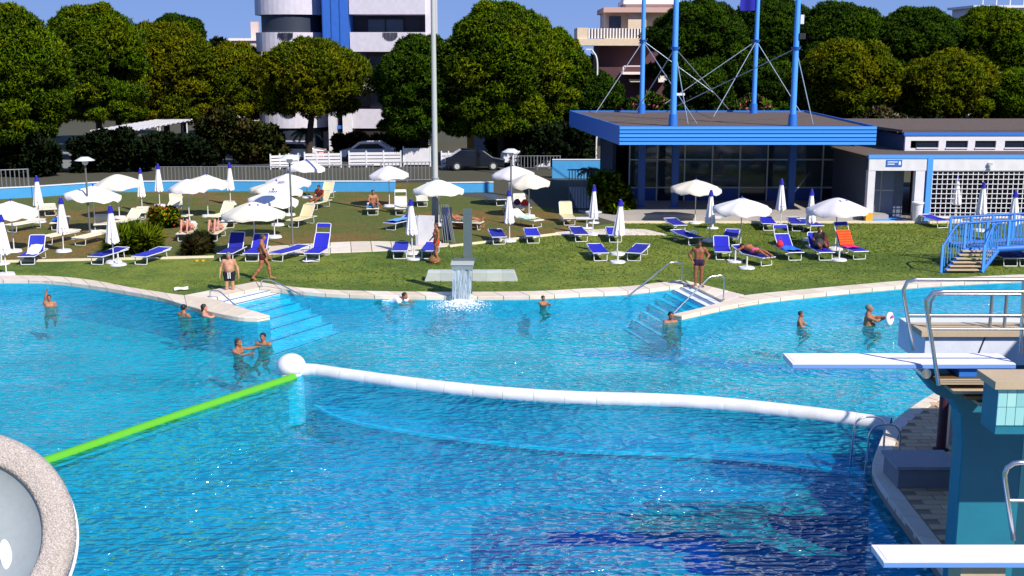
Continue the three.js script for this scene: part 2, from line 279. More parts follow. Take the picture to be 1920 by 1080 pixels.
// ---------- pavilion with blue canopy and masts ----------
const slats = (root, name, n, f, m) => { for (let i = 0; i < n; i++) obj(name, f(i), Array.isArray(m) ? m[i % m.length] : m, root); };
{
  const t = thing('pool_pavilion', 'pavilion with flat roof, light blue canopy edge and dark glazed front', 'building');
  const zf = -59, zb = -75, y0 = 3.897, y1 = 4.851, xl = 5.463, xr = 18.067, xlb = 3.712, xrb = 17.921 + 0.6;
  const roof = obj('roof', metric(prism([[xl, zf], [xr, zf], [xrb, zb], [xlb, zb]], y0 + 0.06, y1 - 0.1)), M.roofGravel, t);
  const rim = (a, b) => { const l = Math.hypot(b[0] - a[0], b[1] - a[1]); return box(l, y1 - y0, 0.08).rotateY(-Math.atan2(b[1] - a[1], b[0] - a[0])).translate((a[0] + b[0]) / 2, (y0 + y1) / 2, (a[1] + b[1]) / 2); };
  obj('roof_edge', rim([xl - 0.05, zf], [xlb - 0.05, zb]), M.midBlue, roof); obj('roof_edge', rim([xr + 0.05, zf], [xrb + 0.05, zb]), M.midBlue, roof); obj('roof_edge', rim([xlb, zb - 0.05], [xrb, zb - 0.05]), M.midBlue, roof);
  const nb = 5, h = (y1 - y0) / nb;
  slats(t, 'fascia_board', nb, i => box(xr - xl + 0.2, h - 0.05, 0.1 + (i % 2) * 0.02, (xl + xr) / 2, y0 + h * (i + 0.5), zf + 0.1), [M.skyBlue, mat(0x3f93f2, 0.4)]);
  obj('fascia_back', box(xr - xl + 0.16, y1 - y0 - 0.02, 0.04, (xl + xr) / 2, (y0 + y1) / 2, zf + 0.02), M.deepBlue, t);
  for (const px of [1200, 1262, 1478]) obj('column', box(0.36, y0, 0.36, (px - 960) / 2200 * 64, y0 / 2, -63.2), mat(0x1c4c94, 0.5), t);
  // glazed front set back under the canopy
  const zg = -66, gx0 = 6.6, n = 8, w = 1.55;
  obj('floor', box(14, 0.1, 9.2, 12.6, 0.03, -70.4), M.concrete, t);
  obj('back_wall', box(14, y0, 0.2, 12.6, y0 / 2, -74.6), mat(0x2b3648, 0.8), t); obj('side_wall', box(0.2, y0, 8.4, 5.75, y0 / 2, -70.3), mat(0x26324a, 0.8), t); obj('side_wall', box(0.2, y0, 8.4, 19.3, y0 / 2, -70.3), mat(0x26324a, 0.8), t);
  for (let i = 0; i < n; i++) {
    const x = gx0 + i * w, win = obj('window', [box(0.07, y0 - 0.1, 0.1, x, (y0 - 0.1) / 2 + 0.08, zg), box(w - 0.07, 0.07, 0.1, x + w / 2, 2.55, zg), box(w - 0.07, 0.07, 0.1, x + w / 2, 0.98, zg), box(w - 0.07, 0.07, 0.1, x + w / 2, y0 - 0.04, zg)], M.greyPole, t);
    obj('pane', box(w - 0.08, 1.48, 0.02, x + w / 2, 1.77, zg), M.glass, win); obj('pane', box(w - 0.08, y0 - 2.72, 0.02, x + w / 2, (y0 + 2.5) / 2, zg), M.glass, win);
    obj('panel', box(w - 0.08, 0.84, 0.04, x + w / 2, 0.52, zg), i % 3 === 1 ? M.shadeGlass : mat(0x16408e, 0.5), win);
  }
  for (const [x, w, c] of [[8.2, 0.9, 0x59b8c8], [11.6, 1.3, 0x3a9cb8], [13.4, 0.7, 0x8fb8c4], [15.8, 1.1, 0x46a8d0]]) obj('daylight_panel', box(w, 1.0, 0.05, x, 2.1, -73.9), mat(c, 0.6), t);  // bright panels painted for the daylight seen through the back windows
  obj('counter', metric(box(6, 1.05, 0.6, 12, 0.6, -71)), mat(0x9aa4b4, 0.6), t);
  obj('plinth', metric(span(5.7, 19.4, 0, 0.24, -66.6, -60.0)), M.concrete, t);
  // masts
  const masts = [['mast', 1203, 208, -73.4, 'blue steel mast standing at the back corner of the pavilion roof beside the pink oleander'], ['mast', 1262, 230, -60.6, 'thick blue steel mast rising from the front of the canopy above the first column'], ['mast', 1413, 207, -73.6, 'blue steel mast carrying the dark blue flag at the back of the roof'], ['mast', 1486, 230, -60.6, 'blue steel mast with a white antenna box near the canopy end']];
  const mm = masts.map(([nm, px, py, z, label], k) => {
    const x = [8.026, 8.251, 15.001, 14.371][k], m = thing(nm, label, 'mast', 'masts on the pavilion roof', [x, y1 - 0.1, z]);
    obj('shaft', bar([0, 0.55, 0], [0, 12.5, 0], k % 2 ? 0.16 : 0.15, 12, 0.11), M.skyBlue, m); obj('foot', [new THREE.CylinderGeometry(0.21, 0.24, 0.6, 12).translate(0, 0.3, 0)], M.midBlue, m);
    obj('collar', new THREE.CylinderGeometry(0.27, 0.2, 0.14, 12).translate(0, k % 2 ? 3.9 : 4.4, 0), M.midBlue, m);
    return m;
  });
  const cm = mat(0xaebccc, 0.4, { metalness: 0.4 });
  const cab = (k, dx, dy, dz, y = null) => obj('cable', bar([0, y ?? (k % 2 ? 3.9 : 4.4), 0], [dx, dy, dz], 0.025, 5), cm, mm[k]);
  cab(0, -2.9, 0.1, 1); cab(0, 4.5, 1.2, 0); cab(0, 1.5, 0.1, 12.4); cab(1, -1.6, 0.6, -3); cab(1, 5.0, 0.3, -12); cab(1, 0.75, 0.1, 0.1); cab(2, -5.5, 0.6, 0); cab(2, 2.8, 0.1, 0.4); cab(2, -3.5, 0.1, 6); cab(3, -5.4, 0.6, -6); cab(3, 1.0, 0.1, 0.2); cab(3, 3.2, 0.1, -9);
  obj('antenna', span(0.14, 0.32, 5.1, 5.55, -0.1, 0.1), M.white, mm[3]); obj('floodlight', span(0.1, 0.42, 4.35, 4.65, -0.12, 0.18), M.dark, mm[3]); obj('lamp_head', box(0.5, 0.12, 0.12, 0.3, 1.6, 0), M.white, mm[1]);
  const fl = obj('flag', new THREE.PlaneGeometry(0.95, 0.75, 14, 6), mat(0x20209a, 0.9, { side: THREE.DoubleSide }), mm[2]);
  { const p = fl.geometry.attributes.position; for (let i = 0; i < p.count; i++) p.setZ(i, Math.sin(p.getX(i) * 7) * 0.07); fl.geometry.computeVertexNormals(); fl.geometry.translate(-0.6, 11.431 - y1, 0); }
  // slatted gate left of the glazing
  const g = thing('slatted_gate', 'dark metal gate of upright slats beside the pavilion glazing', 'gate', null, [4.0, 0, -63.5]);
  slats(g, 'slat', 16, i => box(0.05, 2.1, 0.05, -0.9 + i * 0.16, 1.15, 0), mat(0x545a6c, 0.6)); obj('frame_bar', box(2.6, 0.07, 0.07, 0.3, 2.22, 0), M.dark, g); obj('frame_bar', box(2.6, 0.07, 0.07, 0.3, 0.09, 0), M.dark, g);
}
// ---------- white kiosk ----------
{
  const t = thing('kiosk', 'low white kiosk with blue trim, lattice front and a band of small windows above', 'building');
  const z = -59.4, X = (px) => (px - 960) / 2200 * 60.1, yb = 3.303, yw = 2.576, x0 = X(1621), x1 = 34;
  obj('fascia', metric(span(x0, x1, yw, yb - 0.11, z - 0.2, z)), M.white, t); obj('fascia_trim', span(x0 - 0.05, x1, yb - 0.11, yb + 0.06, z - 0.22, z + 0.04), M.skyBlue, t);
  const zu = -63, yu0 = 3.194, yu1 = 4.102, xu0 = 21.007;
  const roof = obj('roof', metric(prism([[x0, z - 0.22], [x1, z - 0.22], [x1, -75], [x0 - 0.6, -75]], yb - 0.15, yb - 0.02)), M.roofGravel, t);
  const up = obj('upper_wall', [span(xu0, x1 + 8, yu0 - 0.3, yu0 + 0.22, zu - 0.2, zu), span(xu0, x1 + 8, yu1 - 0.28, yu1, zu - 0.2, zu), span(xu0, xu0 + 0.3, yu0 + 0.22, yu1 - 0.28, zu - 0.2, zu)], M.white, t);
  const wx = [[1708, 1749], [1762, 1803], [1816, 1855], [1871, 1911], [1926, 1966], [1980, 2020]].map(p => p.map(q => (q - 960) / 2200 * 63.6));
  wx.forEach(([a, b], i) => { const w = obj('window', span(a, b, yu0 + 0.22, yu1 - 0.28, zu - 0.19, zu - 0.12), M.shadeGlass, t); obj('sill', span(a, b, yu0 + 0.2, yu0 + 0.26, zu - 0.1, zu + 0.06), M.white, w); obj('pier', span(b, wx[i + 1] ? wx[i + 1][0] : b + 0.5, yu0 + 0.22, yu1 - 0.28, zu - 0.2, zu), M.white, t); });
  obj('upper_trim', span(xu0 - 0.1, x1 + 8, yu1, yu1 + 0.16, zu - 0.25, zu + 0.06), M.midBlue, t);
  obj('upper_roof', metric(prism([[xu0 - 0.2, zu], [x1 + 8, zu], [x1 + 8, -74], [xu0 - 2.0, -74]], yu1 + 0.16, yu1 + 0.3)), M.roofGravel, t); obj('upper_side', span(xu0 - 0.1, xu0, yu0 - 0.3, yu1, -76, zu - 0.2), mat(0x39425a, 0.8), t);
  const pillar = (a, b, foot) => { const p = obj('pillar', metric(span(X(a), X(b), 0.42, yw, z - 0.4, z - 0.02)), M.white, t); obj('foot', span(X(a), X(b), 0, 0.42, z - 0.4, z - 0.02), foot, p); };
  pillar(1621, 1634, M.yellow); pillar(1709, 1726, M.tan); obj('corner_post', span(X(1729), X(1739), 0, yb, z - 0.3, z + 0.05), M.skyBlue, t);
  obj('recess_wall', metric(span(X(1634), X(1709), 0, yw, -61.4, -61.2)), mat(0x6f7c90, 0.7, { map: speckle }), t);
  const d = obj('door', [span(X(1640), X(1664), 0.1, 2.5, -61.2, -61.14), span(X(1666), X(1690), 0.1, 2.5, -61.2, -61.14)], mat(0x77869c, 0.5), t);
  obj('panel_frame', [span(X(1640), X(1690), 1.35, 1.42, -61.14, -61.1), span(X(1664), X(1666), 0.1, 2.5, -61.14, -61.1)], M.greyPole, d);
  obj('mat', span(X(1636), X(1700), 0.0, 0.03, -61.1, -59.5), M.skyBlue, t);
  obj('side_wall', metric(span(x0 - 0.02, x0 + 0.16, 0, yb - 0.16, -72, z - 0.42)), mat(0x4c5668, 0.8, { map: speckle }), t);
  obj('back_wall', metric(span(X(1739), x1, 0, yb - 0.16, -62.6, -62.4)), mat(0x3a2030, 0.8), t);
  const lat = obj('lattice', [span(X(1739), x1, 0.14, 0.24, z - 0.12, z - 0.06), span(X(1739), x1, yw - 0.06, yw, z - 0.12, z - 0.06)], M.white, t);
  for (let x = X(1741); x < x1; x += 0.258) obj('slat', box(0.035, yw - 0.3, 0.03, x, (yw + 0.18) / 2, z - 0.1), M.frame, lat);
  for (let y = 0.42; y < yw - 0.1; y += 0.245) obj('slat', box(x1 - X(1739), 0.035, 0.03, (x1 + X(1739)) / 2, y, z - 0.065), M.frame, lat);
  const c = document.createElement('canvas'); c.width = 256; c.height = 96; const k = c.getContext('2d'); k.fillStyle = '#2b62b8'; k.fillRect(0, 0, 256, 96); k.fillStyle = '#e6eefc'; k.fillRect(14, 20, 170, 14); k.fillRect(14, 56, 120, 14); k.fillRect(204, 18, 36, 58);
  const ct = new THREE.CanvasTexture(c); ct.colorSpace = THREE.SRGBColorSpace;
  const sg = thing('sign', 'small blue sign with pale lines fixed to the white kiosk fascia', 'sign', null, [X(1667), 2.954, z]);
  obj('board', box(0.8, 0.34, 0.03, 0, 0, 0.018), M.midBlue, sg); obj('print', new THREE.PlaneGeometry(0.76, 0.3).translate(0, 0, 0.037), new THREE.MeshStandardMaterial({ map: ct, roughness: 0.6 }), sg);
  const lm = thing('wall_lamp', 'small grey lamp on the fascia above the lattice', 'lamp', null, [X(1844), 2.792, z]); obj('housing', [box(0.2, 0.14, 0.12, 0, 0.12, 0.07), new THREE.CylinderGeometry(0.05, 0.11, 0.2, 12).translate(0, -0.02, 0.1)], M.greyPole, lm);
  const bin = thing('waste_bin', 'white waste bin in front of the kiosk doorway pillar', 'bin', null, [X(1710), 0, z + 0.5]); obj('body', new THREE.CylinderGeometry(0.26, 0.22, 0.95, 20).translate(0, 0.48, 0), M.white, bin); obj('lid', new THREE.CylinderGeometry(0.3, 0.3, 0.08, 20).translate(0, 1.0, 0), M.frame, bin);
}
// ---------- apartment tower ----------
{
  const z = -104, s = 1 / 2200 * 105.5, X = px => (px - 960) * s, Yp = py => 8.4 + (100 - py) * s * 0.985;
  const t = thing('apartment_tower', 'white apartment tower with rounded balconies and a blue stair shaft', 'building');
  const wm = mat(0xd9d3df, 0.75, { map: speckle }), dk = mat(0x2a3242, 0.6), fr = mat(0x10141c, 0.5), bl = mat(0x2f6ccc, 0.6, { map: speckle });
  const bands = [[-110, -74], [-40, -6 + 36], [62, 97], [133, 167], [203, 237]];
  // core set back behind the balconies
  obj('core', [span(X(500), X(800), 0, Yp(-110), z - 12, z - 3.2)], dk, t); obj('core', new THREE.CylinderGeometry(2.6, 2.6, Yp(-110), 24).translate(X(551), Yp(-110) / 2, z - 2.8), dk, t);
  bands.forEach(([a, b], i) => {
    const y1 = Yp(a), y0 = Yp(b), r = 66 * s, cx = X(551);
    const pts = []; for (let k = 0; k <= 20; k++) { const q = Math.PI * k / 20; pts.push([cx - r * Math.cos(q), z - 3 + Math.sin(q) * 3]); } pts.push([cx + r, z - 6], [cx - r, z - 6]);
    const bal = obj('balcony', prism(pts, y0, y1), wm, t);
    const bw = obj('balcony', metric(span(X(667), X(803), y0, y1, z - 4, z + 0.05)), wm, t);
    for (const [g, gx, gz, tilt] of [[bal, cx, z + 0.03, 0], [bw, X(740), z + 0.08, 0]]) for (let k = -5; k <= 5; k++) { const hx = k * 0.12, hh = Math.sqrt(Math.max(0, 0.72 * 0.72 - hx * hx)); obj('vent_slat', box(0.06, hh, 0.06, gx + hx, y1 - hh / 2 - 0.02, gz), fr, g); }
    if (i < 4) { const wy0 = Yp(bands[i + 1][0]), wy1 = y0; for (const [wx0, wx1] of [[534, 604], [690, 760]]) { const w = obj('window', [span(X(wx0), X(wx0) + 0.12, wy0, wy1 - 0.35, z - 3.2, z - 3.0), span(X((wx0 + wx1) / 2) - 0.06, X((wx0 + wx1) / 2) + 0.06, wy0, wy1 - 0.35, z - 3.2, z - 3.0), span(X(wx1) - 0.12, X(wx1), wy0, wy1 - 0.35, z - 3.2, z - 3.0), span(X(wx0), X(wx1), wy1 - 0.35, wy1 - 0.22, z - 3.2, z - 3.0)], fr, t); obj('pane', span(X(wx0) + 0.12, X(wx1) - 0.12, wy0, wy1 - 0.35, z - 3.19, z - 3.1), mat(0x3a465c, 0.1), w); } }
  });
  obj('stair_shaft', metric(span(X(618), X(665.5), Yp(97), Yp(-130), z - 6, z + 0.3)), bl, t);
  for (let k = 0; k < 3; k++) obj('shaft_rib', span(X(619 + k * 15.5), X(619 + k * 15.5) + 0.08, Yp(97), Yp(-130), z + 0.3, z + 0.36), mat(0x2458a8, 0.6), t);
  obj('pier', metric(span(X(650), X(667), 0, Yp(98), z - 2, z + 0.2)), mat(0xe8e4ea, 0.7, { map: speckle }), t); obj('pier', metric(span(X(625), X(639), 0, Yp(180), z - 2, z + 0.5)), mat(0xe0dce2, 0.7, { map: speckle }), t);
  obj('stair_landing', [span(X(639), X(650), Yp(209), Yp(204), z - 2, z), span(X(639), X(650), Yp(238), Yp(232), z - 2, z)], bl, t);
  obj('ground_wall', metric(span(X(500), X(803), 0, Yp(246), z - 3.2, z - 2.6)), mat(0xcfc7c4, 0.8, { map: speckle }), t); obj('end_wall', metric(span(X(803), X(818), Yp(240), Yp(-60), z - 6, z - 0.5)), mat(0xded8e0, 0.8), t);
}
// ---------- further buildings ----------
{
  const z = -122, s = 123.5 / 2200, X = px => (px - 960) * s, Yp = py => 8.4 + (100 - py) * s * 0.985;
  const t = thing('beige_building', 'beige apartment building with striped roof terrace railing above the trees', 'building');
  const be = mat(0xe6d0b4, 0.8, { map: speckle }), dk = mat(0x53333a, 0.8), wh = mat(0xf0e6e0, 0.7);
  obj('wall', metric(span(X(1120), X(1262), 0, Yp(86), z - 10, z - 1.5)), dk, t);
  obj('terrace_slab', metric(span(X(1080), X(1222), Yp(86), Yp(74), z - 9, z + 0.4)), be, t); obj('terrace_end', metric(span(X(1078), X(1097), Yp(74), Yp(54), z - 6, z + 0.2)), be, t);
  for (let k = 0; k < 22; k++) obj('railing_slat', span(X(1098 + k * 5.5), X(1101 + k * 5.5), Yp(73), Yp(55), z + 0.1, z + 0.2), wh, t);
  obj('railing_back', span(X(1097), X(1220), Yp(73), Yp(56), z - 0.02, z + 0.05), mat(0x3a3450, 0.8), t);
  obj('penthouse', metric(span(X(1131), X(1262), Yp(74), Yp(26), z - 9, z - 2)), mat(0xd8c6b2, 0.8), t); obj('penthouse_roof', span(X(1126), X(1268), Yp(26), Yp(17), z - 10, z - 0.6), mat(0xc9a498, 0.8), t);
  obj('window', span(X(1138), X(1160), Yp(60), Yp(32), z - 2, z - 1.95), mat(0x424a5c, 0.2), t); obj('awning', span(X(1172), X(1205), Yp(55), Yp(26), z - 1.95, z - 1.2), be, t);
  obj('upper_storey', metric(span(X(1170), X(1262), Yp(17), Yp(-10), z - 9, z - 3)), wh, t); obj('cornice', span(X(1165), X(1268), Yp(10), Yp(3), z - 9, z - 2.4), wh, t);
  const b = obj('balcony', span(X(1160), X(1252), Yp(138), Yp(134), z - 2, z + 1), wh, t); obj('rail', [span(X(1160), X(1252), Yp(124), Yp(122), z + 0.9, z + 1), span(X(1160), X(1162), Yp(134), Yp(122), z + 0.9, z + 1), span(X(1192), X(1194), Yp(134), Yp(122), z + 0.9, z + 1), span(X(1224), X(1226), Yp(134), Yp(122), z + 0.9, z + 1)], wh, b);
  obj('drying_towel', span(X(1225), X(1248), Yp(152), Yp(139), z + 0.9, z + 0.96), wh, t); obj('lower_balcony', span(X(1175), X(1195), Yp(152), Yp(147), z - 1, z + 0.4), be, t);
  const f = thing('distant_house', 'pale flat-roofed house glimpsed between the pines and the tower', 'building', null, [(470 - 960) / 2200 * 150, 0, -150]);
  obj('wall', box(3.4, 10, 6, 0, 5, -3), mat(0xdcc8c4, 0.8, { map: speckle }), f); obj('roof', box(4, 0.3, 6.6, 0, 10.1, -3), mat(0xefe4e4, 0.8), f); obj('chimney', box(0.9, 2.2, 0.9, 0.9, 11.2, -2), mat(0xd8c2ba, 0.8), f);
  const g = thing('rooftop_terrace_building', 'pale building whose railed roof shows above the pines at the top corner', 'building', null, [(1880 - 960) / 2200 * 150, 0, -150]);
  obj('wall', box(10, 14, 8, 0, 7, -4), mat(0xd8d4dc, 0.8), g); obj('roof_edge', box(11, 0.3, 9, 0, 14.1, -4), M.white, g); for (let k = 0; k < 6; k++) obj('railing_post', box(0.12, 1.3, 0.12, -4.2 + k * 1.7, 14.9, 0), M.white, g); obj('handrail', box(9, 0.1, 0.12, 0, 15.5, 0), M.white, g);
}
// ---------- pergola, walls, fences, back-of-pool clutter ----------
{
  const t = thing('pergola', 'long white slatted pergola roof on thin posts running back under the pines', 'pergola');
  const a = [-30.82, -86.64], b = [-29.42, -128.3], w = 2.9, n = 34;
  for (let i = 0; i < n; i++) { const k = i / (n - 1); obj('slat', box(w, 0.1, 0.62, a[0] + (b[0] - a[0]) * k + w / 2, 2.85, a[1] + (b[1] - a[1]) * k), M.white, t); }
  obj('beam', [bar([a[0] + 0.2, 2.74, a[1]], [b[0] + 0.2, 2.74, b[1]], 0.06, 6), bar([a[0] + w - 0.2, 2.74, a[1]], [b[0] + w - 0.2, 2.74, b[1]], 0.06, 6)], M.white, t);
  for (let i = 0; i < 7; i++) { const k = i / 6; for (const o of [0.2, w - 0.2]) obj('post', bar([a[0] + (b[0] - a[0]) * k + o, 0, a[1] + (b[1] - a[1]) * k], [a[0] + (b[0] - a[0]) * k + o, 2.7, a[1] + (b[1] - a[1]) * k], 0.06, 6), M.white, t); }
  const lowWall = (name, label, pts, h) => { const q = thing(name, label, 'wall'); for (let i = 0; i + 1 < pts.length; i++) { const [p, r] = [pts[i], pts[i + 1]], l = Math.hypot(r[0] - p[0], r[1] - p[1]); obj('panel', metric(box(l - 0.01, h, 0.2).rotateY(-Math.atan2(r[1] - p[1], r[0] - p[0])).translate((p[0] + r[0]) / 2, h / 2, (p[1] + r[1]) / 2)), M.wallBlue, q); } obj('cap', pts.slice(0, -1).map((p, i) => { const r = pts[i + 1], l = Math.hypot(r[0] - p[0], r[1] - p[1]); return box(l, 0.05, 0.28).rotateY(-Math.atan2(r[1] - p[1], r[0] - p[0])).translate((p[0] + r[0]) / 2, h + 0.026, (p[1] + r[1]) / 2); }), M.frame, q); };
  lowWall('blue_wall', 'light blue low wall along the back of the sunbathing lawn under the railings', [[-36, -66], [-28.55, -69.5], [-25.04, -72.24], [-18.59, -72.81], [-11.91, -72.53], [-7.21, -72.53]], 0.62);
  lowWall('blue_ramp_wall', 'light blue wall beside the entrance ramp near the potted palm', [[2.75, -80.45], [8.24, -80.45]], 1.25);
  lowWall('blue_wall', 'light blue low wall in shade behind the lamp post and parasols', [[-5.23, -71.68], [-1.15, -72.24]], 0.6);
  const fence = (label, p, r, h, y0 = 0) => {
    const q = thing('railing_fence', label, 'fence', 'grey railing fences'), l = Math.hypot(r[0] - p[0], r[1] - p[1]), L = k => [p[0] + (r[0] - p[0]) * k, p[1] + (r[1] - p[1]) * k], bal = [];
    obj('rail', [bar([p[0], y0 + h, p[1]], [r[0], y0 + h, r[1]], 0.03, 5), bar([p[0], y0 + 0.12, p[1]], [r[0], y0 + 0.12, r[1]], 0.025, 5)], M.rail, q);
    const n = Math.round(l / 0.24); for (let i = 0; i <= n; i++) { const [x, z] = L(i / n); bal.push(box(0.05, h - 0.12, 0.03, x, y0 + h / 2 + 0.06, z)); } obj('balusters', bal, M.rail, q).userData.kind = 'stuff';
    const m = Math.max(2, Math.round(l / 3)); for (let i = 0; i <= m; i++) { const [x, z] = L(i / m); obj('post', box(0.08, h + y0 + 0.05, 0.08, x, (h + y0 + 0.05) / 2, z), M.rail, q); }
  };
  fence('grey railing above the blue wall nearest the shaded lawn corner', [-36, -66.8], [-28.79, -69.77], 1.15, 0.5); fence('grey railing behind the furled parasols under the pines', [-22.97, -75.82], [-14.39, -76.13], 1.2); fence('pale grey railing behind the bare patch of lawn', [-14.35, -76.45], [-9.09, -76.77], 1.25); fence('grey railing panel behind the tall lamp post', [-8.67, -77.74], [-5.28, -78.4], 1.3); fence('white handrail fence in front of the white pickup along the ramp', [0.2, -86.48], [3.54, -86.48], 1.0);
  const pn = thing('white_gate', 'large plain white gate panel behind the railing near the lamp post', 'gate', null, [-7.19, 0, -88.98]); obj('panel', metric(box(1.95, 1.25, 0.06, 0, 0.75, 0)), M.white, pn); obj('post', box(0.1, 1.5, 0.1, -1.02, 0.75, 0), M.frame, pn); obj('post', box(0.1, 1.5, 0.1, 1.02, 0.75, 0), M.frame, pn);
  const wf = (label, p, r, h) => { const q = thing('white_fence', label, 'fence', 'white fence panels by the street'), n = Math.max(4, Math.round(Math.hypot(r[0] - p[0], r[1] - p[1]) / 0.34)), w = Math.hypot(r[0] - p[0], r[1] - p[1]); for (let i = 0; i < 4; i++) obj('slat', box(w, h / 4 - 0.06, 0.03).rotateY(-Math.atan2(r[1] - p[1], r[0] - p[0])).translate((p[0] + r[0]) / 2, 0.1 + h / 4 * (i + 0.5), (p[1] + r[1]) / 2), M.white, q); for (let i = 0; i <= 3; i++) obj('post', box(0.09, h + 0.2, 0.09, p[0] + (r[0] - p[0]) * i / 3, (h + 0.2) / 2, p[1] + (r[1] - p[1]) * i / 3), M.frame, q); };
  wf('white slatted fence panel by the street in front of the tower pine', [-17.76, -86.48], [-15.86, -87.3], 0.95); wf('white slatted fence panel behind the warning sign', [-15.46, -87.71], [-12.81, -88.13], 1.0); wf('white slatted fence panel in front of the hedge', [-12.21, -88.13], [-8.37, -88.55], 1.05); wf('white slatted fence panel beside the ramp under the big pine', [0.08, -87.3], [2.78, -87.3], 1.25); wf('white slatted fence glimpsed in front of the yellow cabin', [-5.23, -87.3], [-3.65, -87.3], 1.1);
  const yb = thing('utility_cabin', 'yellow utility cabin with a pale lilac door behind the pool fence', 'cabin', null, [-2.68, 0, -98.42]); obj('body', metric(box(2.15, 2.3, 1.6, 0, 1.15, -0.8)), mat(0xd9a93a, 0.7, { map: speckle }), yb); obj('roof', box(2.3, 0.12, 1.8, 0, 2.36, -0.8), mat(0xc89a34, 0.7), yb); const dd = obj('door', box(1.2, 1.9, 0.05, 0.12, 1.05, 0.03), mat(0xc7bccb, 0.6), yb); obj('handle', box(0.08, 0.05, 0.06, 0.35, 1.15, 0.06), M.dark, dd); obj('corner_post', box(0.12, 2.2, 0.08, 0.95, 1.1, 0.04), M.yellow, yb);
  const bs = thing('notice_board', 'tall blue notice board standing by the street behind the lamp post', 'board', null, [-7.55, 0, -102.21]); obj('panel', box(0.62, 1.5, 0.08, 0, 1.6, 0), mat(0x3a5e9e, 0.6), bs); obj('leg', box(0.08, 0.9, 0.06, -0.22, 0.45, 0), M.rail, bs); obj('leg', box(0.08, 0.9, 0.06, 0.22, 0.45, 0), M.rail, bs);
  const ws = thing('warning_sign', 'red and white triangular warning sign behind the fence', 'road sign', null, [-14.43, 0, -88.98]); obj('pole', bar([0, 0, 0], [0, 0.75, 0], 0.03, 6), M.rail, ws);
  const tri = (r, d) => new THREE.CylinderGeometry(r, r, d, 3).rotateX(Math.PI / 2).rotateZ(0); const pl = obj('plate', tri(0.42, 0.04).translate(0, 0.95, 0), M.red, ws); obj('face', tri(0.24, 0.05).translate(0, 0.95, 0.005), M.white, pl);
}
// parked cars
function car(label, color, x, z, turn, truck) {
  const t = thing('parked_car', label, 'car', 'vehicles parked behind the pool fence', [x, 0, z], turn);
  const prof = truck ? [[-2.5, 0.4], [2.4, 0.4], [2.4, 1.0], [1.3, 1.1], [0.9, 1.75], [-0.2, 1.8], [-0.35, 1.15], [-2.5, 1.15]] : [[-2.1, 0.35], [2.05, 0.35], [2.1, 0.75], [1.25, 0.92], [0.55, 1.42], [-1.0, 1.45], [-1.75, 0.98], [-2.12, 0.88]];
  const sh = new THREE.Shape(prof.map(p => new THREE.Vector2(...p))), g = new THREE.ExtrudeGeometry(sh, { depth: 1.5, bevelEnabled: true, bevelSize: 0.07, bevelThickness: 0.1, bevelSegments: 2 }).translate(0, 0, -0.75);
  obj('body', g, mat(color, 0.25, { clearcoat: 1 }), t);
  const wp = truck ? [[1.15, 1.15], [0.82, 1.62], [-0.1, 1.66], [-0.15, 1.15]] : [[1.05, 0.95], [0.48, 1.34], [-0.92, 1.36], [-1.5, 0.98]];
  for (const sd of [-1, 1]) obj('window', new THREE.ExtrudeGeometry(new THREE.Shape(wp.map(p => new THREE.Vector2(...p))), { depth: 0.02, bevelEnabled: false }).translate(0, 0, sd > 0 ? 0.852 : -0.872), M.shadeGlass, t);
  for (const wx of [-1.35, 1.3]) for (const sd of [-1, 1]) { const w = obj('wheel', new THREE.CylinderGeometry(0.32, 0.32, 0.2, 20).rotateX(Math.PI / 2).translate(wx, 0.32, sd * 0.78), M.dark, t); obj('rim', new THREE.CylinderGeometry(0.19, 0.19, 0.04, 14).rotateX(Math.PI / 2).translate(wx, 0.32, sd * 0.89), M.greyPole, w); }
  for (const sd of [-1, 1]) obj('headlight', box(0.05, 0.14, 0.3, truck ? 2.46 : 2.14, 0.72, sd * 0.55), M.white, t);
}
car('white hatchback parked behind the railing beside the warning sign', 0xe9e9ee, -17.13, -94.42, 0.05); car('white car parked in front of the hedge behind the railing', 0xe6e6ea, -11.56, -94.42, Math.PI); car('dark blue car parked in shade in front of the yellow cabin', 0x0e1626, -2.75, -86.48, 0.1); car('white pickup parked by the ramp under the big pine', 0xf0eef2, 1.62, -88.98, Math.PI, true); car('grey car in deep shade under the pines by the pergola', 0x7c8086, -27.33, -89.84, 0.1); car('silver car half hidden under the leftmost pines', 0x8d9296, -32.22, -84.89, 0);

// ---------- trees and shrubs ----------
function tuft(n, len, wid, spread, s) {               // a spray of needles or leaves
  let q = s; const r = () => { q = (q * 1664525 + 1013904223) >>> 0; return q / 4294967296; };
  const pos = [], nor = [];
  for (let i = 0; i < n; i++) {
    const az = r() * Math.PI * 2, el = Math.acos(1 - r() * spread), d = V(Math.sin(el) * Math.cos(az), Math.cos(el), Math.sin(el) * Math.sin(az));
    const sd = V(r() - 0.5, r() - 0.5, r() - 0.5).cross(d).normalize().multiplyScalar(wid), l = len * (0.6 + 0.6 * r()), m = d.clone().multiplyScalar(l * 0.55), e = d.clone().multiplyScalar(l);
    const a = m.clone().add(sd), b = m.clone().sub(sd), o = V((r() - 0.5) * len * 0.3, (r() - 0.5) * len * 0.3, (r() - 0.5) * len * 0.3);
    for (const p of [o, a, e, o, e, b]) pos.push(p.x, p.y, p.z);
    const nn = sd.clone().cross(d).normalize(); if (nn.y < 0) nn.negate(); nn.add(d).normalize(); for (let k = 0; k < 6; k++) nor.push(nn.x, nn.y, nn.z);
  }
  const g = new THREE.BufferGeometry(); g.setAttribute('position', new THREE.Float32BufferAttribute(pos, 3)); g.setAttribute('normal', new THREE.Float32BufferAttribute(nor, 3)); return g;
}
